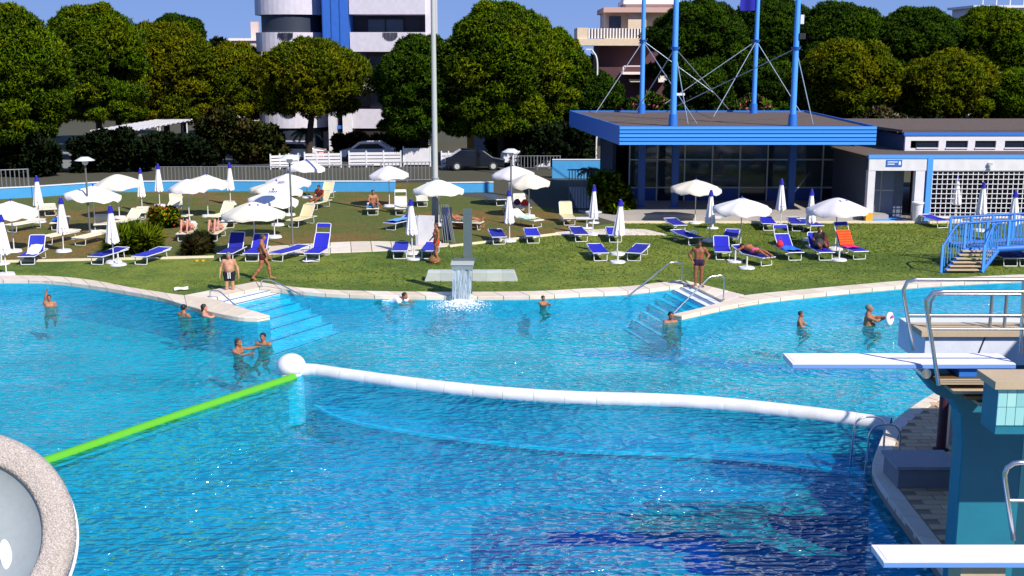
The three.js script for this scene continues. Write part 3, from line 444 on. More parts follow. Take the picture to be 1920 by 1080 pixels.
const pineTuft = tuft(14, 0.3, 0.04, 1.3, 77), leafTuft = tuft(9, 0.3, 0.08, 1.6, 78), bladeTuft = tuft(8, 0.9, 0.03, 0.5, 79);
const leafMat = () => new THREE.MeshPhysicalMaterial({ color: 0xffffff, roughness: 1, side: THREE.DoubleSide, specularIntensity: 0.05, transmission: 0.4, thickness: 0 });
M.leaf = leafMat();
const up = V(0, 1, 0), qa = new THREE.Quaternion(), qb = new THREE.Quaternion(), mm4 = new THREE.Matrix4();
function foliage(name, clumps, per, geo, size, cols, parent, inner = 0.55) { // clumps: [x,y,z,r,flatten]
  const N = clumps.length * per, im = new THREE.InstancedMesh(geo, M.leaf, N), c = new THREE.Color(); let k = 0;
  for (const [x, y, z, r, fl = 0.7] of clumps) {
    const tint = rnd(), a = cols[Math.floor(tint * cols.length)];
    for (let i = 0; i < per; i++) {
      let ux = rnd() * 2 - 1, th = rnd() * Math.PI * 2; if (ux < -0.35 && rnd() < 0.6) ux = -ux;
      const q = Math.sqrt(1 - ux * ux), d = V(q * Math.cos(th), ux, q * Math.sin(th)), rad = r * (inner + (1.04 - inner) * Math.pow(rnd(), 0.5));
      qa.setFromUnitVectors(up, d.clone().add(V(rr(-0.5, 0.5), rr(0, 0.6), rr(-0.5, 0.5))).normalize()); qb.setFromAxisAngle(up, rnd() * 6.28); qa.multiply(qb);
      const s = size * rr(0.7, 1.3);
      mm4.compose(V(x + d.x * rad, y + d.y * rad * fl, z + d.z * rad), qa, V(s, s, s)); im.setMatrixAt(k, mm4);
      const f = rr(0.85, 1.15); c.setRGB(a[0] * f, a[1] * f, a[2] * f); im.setColorAt(k, c); k++;
    }
  }
  im.name = name; im.userData.kind = 'stuff'; im.castShadow = im.receiveShadow = true; parent.add(im); return im;
}
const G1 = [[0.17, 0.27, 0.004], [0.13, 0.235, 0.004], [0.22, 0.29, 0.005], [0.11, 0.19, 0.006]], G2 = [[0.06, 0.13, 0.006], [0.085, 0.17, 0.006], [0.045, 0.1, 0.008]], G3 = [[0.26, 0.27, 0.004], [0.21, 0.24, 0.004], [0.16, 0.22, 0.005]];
// stone pine: px-free description: position, crown centre height, half width, half height, trunk lean
function pine(label, x, z, cy, rx, ry, cols, o = {}) {
  const t = thing('pine_tree', label, 'tree', o.group || 'stone pines behind the pool', [x, 0, z]);
  rx += 0.1; ry = Math.max(1, ry - 0.15); cy -= 0.2; const n = o.n || Math.round(24 + rx * ry * 3.4), clumps = [], limbs = [], bx = o.lean || 0, top = cy - ry * 0.55;
  for (let i = 0; i < n; i++) {
    const u = Math.sqrt((i + 0.5) / n), th = i * 2.39996 + rr(-0.3, 0.3), px = bx + u * rx * 0.88 * rr(0.8, 1.08) * Math.cos(th), pz = u * rx * 0.86 * Math.sin(th);
    const dome = Math.sqrt(Math.max(0, 1 - u * u)), r = rr(0.85, 1.35) * Math.min(1.25, rx / 3.6);
    clumps.push([px, cy - ry * 0.35 + dome * ry * rr(0.9, 1.2), pz, r, 0.75]);
    if (i % 2 === 0) clumps.push([px * 1.02, cy - ry * rr(0.3, 0.75), pz * 1.02, r * 0.85, 0.7]);
    if (u > 0.7 && rnd() < 0.55) clumps.push([px * rr(0.85, 1.1), cy - ry * rr(0.7, 1.12), pz * rr(0.85, 1.1), r * rr(0.45, 0.8), 0.6]);
    if (rnd() < 0.3) clumps.push([px * rr(1.0, 1.14), cy - ry * 0.3 + dome * ry * rr(1.1, 1.32), pz, r * rr(0.4, 0.65), 0.8]);
    if (i % 3 === 0) limbs.push([px * 0.85, cy - ry * 0.25 + dome * ry * 0.5, pz * 0.85]);
  }
  const tr = [bar([0, -0.1, 0], [bx * 0.4, top * 0.5, 0], 0.3, 10, 0.24), bar([bx * 0.4, top * 0.5, 0], [bx, top, 0], 0.245, 10, 0.19)];
  obj('trunk', tr, M.bark, t);
  for (const l of limbs.slice(0, 9)) { const mid = [bx + (l[0] - bx) * 0.45, top + (l[1] - top) * 0.75, l[2] * 0.45]; obj('limb', [bar([bx, top - 0.3, 0], mid, 0.12, 7, 0.08), bar(mid, l, 0.08, 6, 0.035)], M.bark, t); }
  foliage('crown', clumps, o.per || 250, pineTuft, o.size || 1, cols, t, 0.35);
  return t;
}
// positions come from where each trunk meets the ground
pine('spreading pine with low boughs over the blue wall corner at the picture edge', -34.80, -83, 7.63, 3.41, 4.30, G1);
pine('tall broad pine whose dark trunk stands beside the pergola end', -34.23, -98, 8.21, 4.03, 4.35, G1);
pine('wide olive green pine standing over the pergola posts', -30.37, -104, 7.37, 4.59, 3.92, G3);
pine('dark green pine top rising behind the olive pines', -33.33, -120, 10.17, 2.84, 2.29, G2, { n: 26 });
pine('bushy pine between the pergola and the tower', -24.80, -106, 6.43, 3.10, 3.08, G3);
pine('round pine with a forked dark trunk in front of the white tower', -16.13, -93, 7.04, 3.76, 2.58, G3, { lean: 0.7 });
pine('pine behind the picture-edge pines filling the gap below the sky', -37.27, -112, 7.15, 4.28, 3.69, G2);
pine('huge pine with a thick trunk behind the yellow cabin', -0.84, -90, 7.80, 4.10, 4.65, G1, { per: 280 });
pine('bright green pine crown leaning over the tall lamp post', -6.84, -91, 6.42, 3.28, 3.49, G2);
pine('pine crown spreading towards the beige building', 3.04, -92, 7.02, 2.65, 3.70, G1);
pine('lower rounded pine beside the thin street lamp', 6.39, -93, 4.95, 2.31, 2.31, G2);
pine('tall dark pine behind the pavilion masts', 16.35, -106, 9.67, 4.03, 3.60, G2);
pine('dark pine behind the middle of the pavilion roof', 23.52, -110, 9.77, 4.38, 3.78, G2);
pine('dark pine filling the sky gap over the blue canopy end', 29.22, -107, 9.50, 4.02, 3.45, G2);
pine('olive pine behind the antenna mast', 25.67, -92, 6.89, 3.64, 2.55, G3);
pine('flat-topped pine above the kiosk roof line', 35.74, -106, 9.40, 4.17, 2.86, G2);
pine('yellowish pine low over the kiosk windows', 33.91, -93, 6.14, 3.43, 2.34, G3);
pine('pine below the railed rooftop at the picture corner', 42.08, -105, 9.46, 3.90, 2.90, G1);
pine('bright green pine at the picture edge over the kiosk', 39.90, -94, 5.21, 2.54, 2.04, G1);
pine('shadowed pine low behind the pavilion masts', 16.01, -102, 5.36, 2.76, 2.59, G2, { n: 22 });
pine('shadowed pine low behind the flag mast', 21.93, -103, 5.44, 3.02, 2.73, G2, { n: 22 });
function bush(name, label, x, z, w, h, cols, geo = leafTuft, size = 1.1, extra = null) {
  const t = thing(name, label, name.includes('hedge') ? 'hedge' : 'bush', null, [x, 0, z]), cl = [], n = Math.round(6 + w * h * 2.2);
  for (let i = 0; i < n; i++) { const u = rr(-1, 1); cl.push([u * w / 2 * 0.9, h * rr(0.15, 0.82) * (1 - 0.25 * u * u), rr(-0.5, 0.5), Math.min(h * 0.34, 0.75) * rr(0.7, 1.15), 0.9]); }
  foliage('foliage', cl, 130, geo, size, cols, t, 0.4);
  const st = []; for (let i = 0; i < 4; i++) st.push(bar([w * (i - 1.5) * 0.15, 0, 0], [w * (i - 1.5) * 0.22, h * 0.6, rr(-0.2, 0.2)], 0.05, 6, 0.02)); obj('stem', st, M.bark, t);
  if (extra) foliage('blossom', cl, 34, leafTuft, 0.8, extra, t, 0.9);
}
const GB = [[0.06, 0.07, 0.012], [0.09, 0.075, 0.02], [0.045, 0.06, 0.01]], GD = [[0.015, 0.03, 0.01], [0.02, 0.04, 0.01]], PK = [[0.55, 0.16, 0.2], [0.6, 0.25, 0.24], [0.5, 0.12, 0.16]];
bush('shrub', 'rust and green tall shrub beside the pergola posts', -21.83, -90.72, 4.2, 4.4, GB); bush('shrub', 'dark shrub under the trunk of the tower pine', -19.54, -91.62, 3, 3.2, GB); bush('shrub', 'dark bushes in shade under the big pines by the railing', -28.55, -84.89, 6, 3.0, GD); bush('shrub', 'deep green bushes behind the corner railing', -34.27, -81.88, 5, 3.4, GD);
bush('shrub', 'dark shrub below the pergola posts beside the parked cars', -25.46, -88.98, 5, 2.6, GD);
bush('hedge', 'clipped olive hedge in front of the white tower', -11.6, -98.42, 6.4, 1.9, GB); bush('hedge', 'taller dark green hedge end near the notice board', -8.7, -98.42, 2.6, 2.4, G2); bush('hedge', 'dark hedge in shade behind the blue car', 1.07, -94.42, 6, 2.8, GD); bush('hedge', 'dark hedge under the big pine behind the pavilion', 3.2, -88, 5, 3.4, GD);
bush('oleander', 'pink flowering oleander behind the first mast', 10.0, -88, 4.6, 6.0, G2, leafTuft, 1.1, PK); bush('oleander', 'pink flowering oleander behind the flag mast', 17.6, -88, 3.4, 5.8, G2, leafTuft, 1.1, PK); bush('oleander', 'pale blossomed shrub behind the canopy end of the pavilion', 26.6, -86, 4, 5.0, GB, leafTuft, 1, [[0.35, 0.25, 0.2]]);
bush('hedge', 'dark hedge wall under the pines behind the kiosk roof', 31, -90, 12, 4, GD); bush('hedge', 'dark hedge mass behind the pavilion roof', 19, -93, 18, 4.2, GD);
bush('shrub', 'green shrub planted at the kerb beside the slatted gate', 5.46, -62.81, 1.5, 2.1, G1, leafTuft, 0.9); bush('shrub', 'leafy young shrub among the loungers with tall stalks', -16.07, -49.98, 1.7, 0.9, G1, bladeTuft, 0.75); bush('shrub', 'thin dry shrub beside the loungers of the two sunbathers', -13.4, -49.43, 0.6, 0.6, GB, bladeTuft, 0.5);
bush('shrub', 'yellow flowering plant among the cream loungers', -17.26, -57.46, 0.9, 1.0, G1, leafTuft, 0.8, [[0.7, 0.5, 0.02], [0.7, 0.1, 0.03]]);
function palm(label, x, z, h, R) {
  const t = thing('palm', label, 'palm', null, [x, 0, z]); obj('trunk', bar([0, 0, 0], [0.05, h, 0], 0.14, 10, 0.1), M.bark, t);
  for (let i = 0; i < 16; i++) { const a = i * 2.4, e = rr(0.2, 1.0), pts = []; for (let k = 0; k <= 6; k++) { const s = k / 6; pts.push([Math.cos(a) * R * s * Math.cos(e * 0.6), h + R * (s * Math.sin(e) - s * s * 0.75), Math.sin(a) * R * s * Math.cos(e * 0.6)]); }
    const g = [], pos = []; for (let k = 0; k < 6; k++) for (const sd of [-1, 1]) for (let m = 0; m < 3; m++) { const s = m / 3, p = V(...pts[k]).lerp(V(...pts[k + 1]), s), d = V(...pts[k + 1]).sub(V(...pts[k])).normalize(), sx = V(-Math.sin(a), -0.5, Math.cos(a)).multiplyScalar(sd * R * 0.3 * (1 - 0.6 * k / 6)), q = p.clone().addScaledVector(d, R * 0.1), e2 = p.clone().addScaledVector(d, R * 0.16).add(sx); for (const v of [p, q, e2]) pos.push(v.x, v.y, v.z); }
    const b = new THREE.BufferGeometry(); b.setAttribute('position', new THREE.Float32BufferAttribute(pos, 3)); b.computeVertexNormals(); obj('frond', b, M.palmLeaf ||= new THREE.MeshPhysicalMaterial({ color: new THREE.Color(0.04, 0.09, 0.03), roughness: 0.6, side: THREE.DoubleSide }), t); }
}
palm('small dark palm in front of the tower balconies', -16.49, -94.42, 2.2, 1.3); palm('potted palm beside the blue ramp wall', 5.03, -74.59, 1.0, 1.0); palm('palm in shade under the pavilion canopy edge', 8.44, -68.98, 2.4, 1.2);

{ // wood far behind, read as one mass
  const w = new THREE.Group(); w.name = 'far_woodland'; w.userData = { kind: 'stuff', label: 'dark mass of distant trees closing the view behind the buildings', category: 'trees' }; scene.add(w);
  const cl = []; for (let i = 0; i < 330; i++) cl.push([rr(-110, 110), rr(0.6, 8.2), -158 + rr(-6, 6), rr(1.8, 3.2), 0.9]);
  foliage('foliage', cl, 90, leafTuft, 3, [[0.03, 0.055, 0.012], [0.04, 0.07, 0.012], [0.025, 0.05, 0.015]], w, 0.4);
}
// ---------- lamp posts ----------
{
  const t = thing('lamp_mast', 'very tall grey lamp mast standing in the middle of the lawn', 'lamp post', null, [-3.91, 0, -59.72]); obj('shaft', bar([0, 0, 0], [0, 17, 0], 0.15, 16, 0.1), mat(0xb4b8b4, 0.5), t); obj('sleeve', new THREE.CylinderGeometry(0.19, 0.21, 2.2, 16).translate(0, 1.1, 0), mat(0x8f9594, 0.5), t); obj('flange', new THREE.CylinderGeometry(0.26, 0.26, 0.06, 16).translate(0, 0.03, 0), M.rail, t);
  const lamp = (label, x, z, h) => { const q = thing('path_lamp', label, 'lamp post', 'low path lamps with disc shades', [x, 0, z]); obj('pole', bar([0, 0, 0], [0, h, 0], 0.05, 10, 0.04), mat(0x666a66, 0.5), q); obj('shade', new THREE.CylinderGeometry(0.18, 0.46, 0.16, 20).translate(0, h + 0.08, 0), mat(0xcfd2d2, 0.5), q); obj('globe', new THREE.SphereGeometry(0.14, 14, 10).translate(0, h - 0.08, 0), M.white, q); };
  lamp('disc-topped lamp rising beside the furled parasols on the shaded side of the lawn', -19.93, -54.85, 3.5); lamp('disc-topped lamp standing in the cluster of open parasols', -9.73, -51.41, 3.9); lamp('disc-topped lamp behind the stacked parasols near the big pine', -0.05, -58.38, 3.6);
  const sl = (label, x, z, h, dx) => { const q = thing('street_lamp', label, 'lamp post', 'thin white street lamps', [x, 0, z]); obj('pole', pipe([[0, 0, 0], [0, h - 0.6, 0], [dx, h, 0]], 0.07, 0.8), M.pole, q); obj('head', box(0.5, 0.1, 0.18, dx * 1.3, h, 0), M.white, q); };
  sl('thin white street lamp with a curved top beside the beige building', 6.58, -92, 8.7, -0.5); sl('short white street lamp under the pavilion eave', 6.286, -88, 3.2, 0.5);
}

// ---------- loungers ----------
const blues = [M.blueCloth, mat(0x2226bc, 0.85, { map: speckle }), mat(0x1c2298, 0.85, { map: speckle }), mat(0x2a34b4, 0.9, { map: speckle })], creams = [M.cream, mat(0xe4d4a8, 0.9, { map: speckle }), mat(0xeee6cc, 0.9, { map: speckle })];
const seatMats = { blue: M.blueCloth, cream: M.cream, white: M.cloth };
const tubeU = (w, h, z, lean) => pipe([[-w, 0.36, z], [-w, 0.02, z + lean], [w, 0.02, z + lean], [w, 0.36, z]], 0.018, 0.05, 6);
const LG = { rails: [bar([-0.32, 0.36, 1.0], [-0.32, 0.36, -0.9], 0.02, 6), bar([0.32, 0.36, 1.0], [0.32, 0.36, -0.9], 0.02, 6), bar([-0.34, 0.36, 1.0], [0.34, 0.36, 1.0], 0.022, 6), bar([-0.32, 0.36, -0.9], [0.32, 0.36, -0.9], 0.02, 6)], legF: tubeU(0.27, 0.36, 0.82, 0.06), legB: tubeU(0.27, 0.36, -0.62, -0.06) };
LG.railGeo = mergeGeometries(LG.rails.map(g => g.toNonIndexed()));
LG.seat = (() => { const g = new THREE.BoxGeometry(0.62, 0.025, 1.28, 6, 1, 8), p = g.attributes.position; for (let i = 0; i < p.count; i++) { const x = p.getX(i) / 0.31, z = p.getZ(i) / 0.64; p.setY(i, p.getY(i) - 0.035 * (1 - x * x) * (1 - z * z * 0.5)); } g.computeVertexNormals(); return g.translate(0, 0.385, 0.36); })();
LG.back = (() => { const g = new THREE.BoxGeometry(0.6, 0.025, 0.7, 6, 1, 6), p = g.attributes.position; for (let i = 0; i < p.count; i++) { const x = p.getX(i) / 0.3; p.setY(i, p.getY(i) - 0.02 * (1 - x * x)); } g.computeVertexNormals(); return g.translate(0, 0.0, -0.36); })();
LG.backFrame = pipe([[-0.32, 0, 0], [-0.32, 0, -0.74], [0.32, 0, -0.74], [0.32, 0, 0]], 0.02, 0.08, 6);
LG.hoodFrame = pipe([[-0.31, 0, 0], [-0.31, 0, -0.42], [0.31, 0, -0.42], [0.31, 0, 0]], 0.016, 0.06, 6);
LG.hood = new THREE.BoxGeometry(0.58, 0.02, 0.16).translate(0, 0, -0.34);
function lounger(label, x, z, turn = 0, o = {}) {
  const kind = o.kind || 'blue', t = thing('sun_lounger', label, 'sun lounger', kind === 'blue' ? 'blue sun loungers' : 'cream sun loungers', [x, 0, z], turn), cm = kind === 'blue' ? blues[Math.floor(rnd() * 4)] : kind === 'cream' ? creams[Math.floor(rnd() * 3)] : M.cloth, fm = kind === 'blue' ? M.frame : M.pole;
  obj('frame', LG.railGeo, fm, t); obj('leg', LG.legF, fm, t); obj('leg', LG.legB, fm, t); obj('seat', LG.seat, cm, t);
  const b = obj('backrest', LG.back, cm, t), a = o.back || 0.06; b.position.set(0, 0.385, -0.3); b.rotation.x = a; obj('back_frame', LG.backFrame, fm, b);
  if (o.hood) { const h = obj('sunshade', LG.hood, o.hoodMat || cm, b); h.position.set(0, 0.0, -0.74); h.rotation.x = o.hood; obj('shade_frame', LG.hoodFrame, fm, h); }
  return t;
}
const draped = (w, l, f = 0.05) => { const g = new THREE.PlaneGeometry(w, l, 16, 24).rotateX(-Math.PI / 2), p = g.attributes.position; for (let i = 0; i < p.count; i++) { const x = p.getX(i), z = p.getZ(i), e = Math.max(0, Math.abs(x) - 0.3); p.setY(i, 0.018 + 0.012 * Math.sin(x * 17 + z * 9) + f * 0.3 * Math.sin(z * 23 + x * 5) * 0.3 - e * 1.1); } g.computeVertexNormals(); return g; };
function towel(name, label, x, y, z, turn, w, l, m, tilt = 0) { const o = obj(name, draped(w, l), m); o.material.side = THREE.DoubleSide; o.position.set(x, y, z); o.rotation.set(tilt, turn, 0, 'YXZ'); return tag(o, label, 'towel'); }
// front legs stand at the listed ground points; turn in radians, 0 = foot end to the camera
const rows = [
  ['blue lounger with raised back and white towel at the edge of the shaded lawn', -19.59, -46.73, 0.1, { back: 0.95 }],
  ['flat blue lounger just before the leafy shrub with furled parasol between', -16.79, -46.73, -0.25, {}], ['flat blue lounger behind the round white parasol foot', -15.02, -46.73, -0.25, {}],
  ['blue lounger with its back fully raised behind the man in dark shorts', -11.74, -47.47, -0.1, { back: 1.0 }], ['dark shaded blue lounger next to the walking bather', -10.69, -47.47, -0.05, { back: 0.8 }],
  ['flat blue lounger beside the walking bather, turned to the side', -9.66, -47.47, -0.45, {}], ['blue lounger with raised back and sunshade hoop next to the stone slabs', -8.19, -47.47, -0.12, { back: 0.9, hood: 0.2 }],
  ['flat blue lounger below the white upright panel', -4.66, -48.11, 0.05, {}], ['flat blue lounger beside the woman in the orange bikini', -3.48, -48.11, -0.05, {}],
  ['blue lounger behind the waterfall pillar on the kerb', -0.57, -51.86, 0.12, {}], ['blue lounger at the kerb near the furled parasol and the striped towel', 0.96, -52.16, 0.06, {}],
  ['blue lounger at the stone slab corner beside the double parasol foot', 3.15, -52.61, 0.1, {}], ['blue lounger hidden behind a furled parasol at the stone slab', 4.68, -52.46, 0.0, {}],
  ['blue lounger on open lawn with white parasol foot at its side', 3.65, -47.6, 0.08, {}], ['blue lounger on open lawn turned away from its twin', 5.01, -47.6, -0.3, {}],
  ['blue lounger under the open parasol nearest the pavilion door', 8.01, -55.52, 0.12, {}], ['blue lounger with white towel end behind the standing man', 8.14, -51.71, 0.3, {}], ['blue lounger facing the path behind the standing man', 9.74, -51.86, -0.25, {}],
  ['shaded lounger frame right behind the standing man', 8.72, -47.85, -0.12, { back: 0.5 }], ['lounger carrying the sunburnt sunbather in pink', 10.26, -46.49, 0.5, { back: 0.3 }],
  ['blue lounger with bright blue towel between dark bags', 11.69, -47.73, 0.12, { back: 0.7, hood: 0.3 }], ['blue lounger piled with dark clothes and bags', 12.95, -47.73, 0.05, { back: 0.85 }], ['blue lounger covered by the orange and pink towel', 14.43, -47.98, 0.2, { back: 0.9, hood: 0.15 }],
  ['flat blue lounger at the kerb between two open parasols', 12.4, -56.04, -0.1, {}], ['flat blue lounger at the kerb below the scalloped parasol', 13.75, -55.86, -0.1, {}], ['flat blue lounger in the second row behind the dark clothes', 14.49, -55.35, 0.1, {}],
  ['blue lounger at the end of the kiosk lattice', 21.1, -56.92, 0.15, {}], ['lounger half hidden behind the blue bridge stairs', 20.02, -46.37, 0.0, {}], ['lounger cut by the picture edge behind the bridge', 20.67, -46.37, 0.0, {}],
  ['cream lounger beside the white furled parasol on dry grass', -20.81, -51.86, -0.35, { kind: 'cream' }], ['cream lounger on dry grass next to the leafy shrub', -19.22, -51.56, -0.3, { kind: 'cream' }], ['cream lounger under the parasol cut by the picture edge', -23.91, -55.52, -0.4, { kind: 'cream' }],
  ['pale lounger with a blue towel under the shaded parasols', -21.98, -56.21, 0.2, { kind: 'cream' }], ['cream lounger behind the pole of the edge parasol', -25.15, -60.32, -0.2, { kind: 'cream' }], ['cream lounger along the shaded blue wall', -24.29, -61.33, 0.4, { kind: 'cream' }],
  ['cream lounger holding the sunbather with knees up near the shrub', -14.92, -52.77, 0.1, { kind: 'cream', back: 0.25 }], ['cream lounger holding the second sunbather with knees up', -13.69, -52.77, 0.0, { kind: 'cream', back: 0.25 }],
  ['cream lounger behind the yellow flowers', -19.16, -59.92, 0.2, { kind: 'cream' }], ['cream lounger with raised back among the middle parasols', -18.54, -61.33, -0.3, { kind: 'cream', back: 0.7 }], ['cream lounger with raised back below the double parasol', -17.93, -62.38, 0.3, { kind: 'cream', back: 0.8 }],
  ['cream lounger crossways behind the sunbathers', -16.38, -58.76, 1.2, { kind: 'cream' }], ['cream lounger with high back behind the knees-up sunbathers', -14.99, -58.38, -0.3, { kind: 'cream', back: 0.9 }], ['white lounger end under the near parasol canopy', -13.89, -56.92, 0.1, { kind: 'white', back: 0.4 }],
  ['cream lounger with raised back near the disc-topped lamp', -10.74, -57.09, -0.35, { kind: 'cream', back: 0.9 }], ['cream lounger in the shade of the parasol cluster', -10.9, -63.69, -0.3, { kind: 'cream', back: 0.8 }], ['cream lounger behind the parasol cluster by the railing', -11.13, -67.7, -0.2, { kind: 'cream', back: 0.9 }],
  ['lounger with blue towel where a bather sits with bare back', -7.35, -61.54, 0.1, { kind: 'cream' }], ['lounger with dark hoop and bags beside the single parasol', -5.86, -61.54, 0.1, { kind: 'cream', back: 0.6, hood: 0.3 }], ['pale blue lounger with towel behind the furled parasol and panel', -5.88, -56.21, -0.5, { kind: 'blue', back: 0.2 }],
  ['cream lounger under the parasol by the lamp mast', -5, -65.05, 0.1, { kind: 'cream' }], ['cream lounger stacked at the foot of the double parasol', -0.6, -65.52, 0.4, { kind: 'cream' }], ['cream lounger with pale towel beside the furled parasol pole', -0.23, -62.38, -0.4, { kind: 'cream' }],
  ['cream lounger with the green striped towel', 1.26, -57.09, 0.7, { kind: 'cream', back: 0.5 }], ['cream lounger with raised back beside the shade of the pavilion', 2.86, -57.82, 0.1, { kind: 'cream', back: 1.0 }], ['cream lounger with red bag and towels under the parasols', 0.71, -61.96, 0.2, { kind: 'cream', back: 0.8 }],
  ['low cream lounger on bare ground where two sunbathers lie', -1.55, -56.38, 1.3, { kind: 'cream' }], ['cream lounger behind the leafy shrub with clothes on it', -19.08, -56.56, -0.2, { kind: 'cream', back: 0.6 }], ['cream lounger next to the lamp pole in shade', -19.69, -55.69, 0.3, { kind: 'cream', back: 0.3 }],
];
const placed = {};
for (const [label, x, z, turn, o] of rows) { const dx = -Math.sin(turn) * 0.9, dz = -Math.cos(turn) * 0.9; placed[label] = lounger(label, x + dx, z + dz, turn, o); }
const at = (label, f) => { const l = Object.keys(placed).find(k => k.includes(label)); const p = placed[l].position; return f(p.x, p.z, placed[l].rotation.y); };
const stripeTex = (a, b, n) => texture(128, 1, (u, v) => (Math.floor(v * n * 2) % 2 ? rgb(a) : rgb(b)));
at('white towel at the edge', (x, z, r) => towel('beach_towel', 'white towel thrown over the raised blue lounger', x + 0.1, 0.5, z + 0.1, r, 0.5, 0.9, mat(0xe8e4f2, 0.95), 0.3));
at('orange and pink', (x, z, r) => { towel('beach_towel', 'striped orange towel hanging on the lounger back', x - 0.1, 0.72, z - 0.45, r, 0.62, 0.75, mat(0xffffff, 0.95, { map: stripeTex(0xff5a1c, 0xe83c14, 6) }), 0.9); towel('beach_towel', 'pink towel on the seat below the orange towel', x, 0.43, z + 0.15, r, 0.62, 0.5, mat(0xe02080, 0.95)); });
at('bright blue towel', (x, z, r) => towel('beach_towel', 'bright blue towel spread on the lounger between dark bags', x, 0.43, z + 0.3, r, 0.66, 1.1, mat(0x1e6ee6, 0.95)));
at('green striped', (x, z, r) => towel('beach_towel', 'pale green striped towel on the cream lounger', x, 0.43, z, r, 0.66, 1.5, mat(0xffffff, 0.95, { map: stripeTex(0x9fdcc0, 0xe8ecc8, 5) })));
at('pale lounger with a blue towel', (x, z, r) => towel('beach_towel', 'blue towel under the shaded parasols', x, 0.43, z + 0.1, r, 0.6, 1.3, mat(0x2a70e0, 0.95)));
at('where a bather sits', (x, z, r) => towel('beach_towel', 'light blue towel under the seated bather', x, 0.43, z + 0.2, r, 0.64, 1.1, mat(0x5aa0dc, 0.95)));
at('pale blue lounger with towel', (x, z, r) => towel('beach_towel', 'sky blue towel on the turned lounger by the panel', x, 0.44, z, r, 0.6, 1.5, mat(0x5a9ad4, 0.95)));
at('flat blue lounger beside the walking', (x, z, r) => towel('beach_towel', 'crumpled white patterned towel on the grass between two blue loungers', x + 0.95, 0.02, z + 0.6, r, 0.5, 0.8, mat(0xdcd8ec, 0.95)));
at('white towel end', (x, z, r) => towel('beach_towel', 'small white towel over the lounger end behind the standing man', x + 0.3, 0.43, z - 0.2, r, 0.5, 0.5, mat(0xf0eef6, 0.95)));
const bagShape = (w, h, d) => { const g = new THREE.SphereGeometry(1, 20, 14), p = g.attributes.position; for (let i = 0; i < p.count; i++) { const y = p.getY(i); p.setXYZ(i, p.getX(i) * w * (y > 0 ? 1 - 0.35 * y : 1), Math.max(-0.6, y) * h, p.getZ(i) * d * (y > 0 ? 1 - 0.5 * y : 1)); } g.computeVertexNormals(); return g.translate(0, 0.6 * h, 0); };
function bag(name, label, x, y, z, w, h, d, m) { const t = thing(name, label, 'bag', null, [x, y, z]); obj('body', bagShape(w, h, d), m, t); obj('handle', tube([[-w * 0.5, h * 1.1, 0], [-w * 0.3, h * 2.1, 0], [w * 0.3, h * 2.1, 0], [w * 0.5, h * 1.1, 0]], 0.012, 12, 6), m, t); }
at('dark clothes', (x, z) => { bag('beach_bag', 'black bag on the lounger piled with clothes', x - 0.05, 0.42, z + 0.1, 0.28, 0.26, 0.2, M.dark); bag('beach_bag', 'dark red bag hanging on the clothes lounger', x + 0.25, 0.42, z - 0.1, 0.16, 0.28, 0.16, mat(0x5a1220, 0.8)); });
at('bright blue towel', (x, z) => bag('beach_bag', 'red bag beside the bright blue towel', x - 0.32, 0.42, z - 0.1, 0.16, 0.18, 0.14, M.red));
at('red bag and towels', (x, z) => { bag('beach_bag', 'red beach bag on the cream lounger under the parasols', x + 0.15, 0.42, z + 0.5, 0.22, 0.22, 0.16, M.red); bag('beach_bag', 'purple bag behind the red beach bag', x - 0.25, 0.42, z, 0.2, 0.2, 0.16, mat(0x5a1848, 0.8)); });
bag('basket', 'brown wicker basket at the feet of the woman in the bikini', -3.17, 0, -47.35 + 0.1, 0.26, 0.22, 0.22, M.brown);

// ---------- parasols ----------
function canopyGeo(R, h, n = 8, sg = 0.05, fl = 0) {
  const rings = 7, seg = n * 4, pos = [], idx = [];
  for (let i = 0; i <= rings + 1; i++) for (let j = 0; j <= seg; j++) {
    const k = Math.min(i, rings) / rings, a = j / seg * Math.PI * 2, w = 0.5 - 0.5 * Math.cos(a * n), r = R * k * (1 - 0.055 * w * k) , sag = sg * w * k * k + fl * k * k * Math.sin(a + 1) ;
    const y = i > rings ? -0.16 - 0.02 * w + 0.015 * Math.sin(a * 11) : h * (1 - Math.pow(k, 1.35)) - sag; pos.push(Math.cos(a) * (i > rings ? r + 0.015 * Math.sin(a * 13) : r), y - (i > rings ? sag : 0), Math.sin(a) * (i > rings ? r + 0.015 * Math.sin(a * 13) : r));
  }
  for (let i = 0; i <= rings; i++) for (let j = 0; j < seg; j++) { const a = i * (seg + 1) + j, b = a + seg + 1; idx.push(a, a + 1, b, b, a + 1, b + 1); }
  const g = new THREE.BufferGeometry(); g.setAttribute('position', new THREE.Float32BufferAttribute(pos, 3)); g.setIndex(idx); g.computeVertexNormals(); return g;
}
const CANS = [canopyGeo(1.3, 0.46), canopyGeo(1.3, 0.4, 8, 0.09, 0.05), canopyGeo(1.3, 0.5, 8, 0.07, -0.06), canopyGeo(1.3, 0.38, 8, 0.11, 0.03)];
M.canopy = mat(0xf6f0f4, 0.9, { side: THREE.DoubleSide, transmission: 0.12, thickness: 0 });
M.canopies = [M.canopy, ...[0xf4ead8, 0xeee8ea, 0xf8f4ee].map(c => mat(c, 0.9, { side: THREE.DoubleSide, transmission: 0.12, thickness: 0, map: speckle }))];
const ribGeo = bar([0.02, 0.42, 0], [1.27, -0.02, 0], 0.012, 5), PB = new THREE.CylinderGeometry(0.3, 0.34, 0.09, 20).translate(0, 0.045, 0), letters = (() => { const g = []; for (let i = 0; i < 4; i++) g.push(box(0.07, 0.008, 0.12, -0.17 + i * 0.11, 0, 0)); return mergeGeometries(g); })();
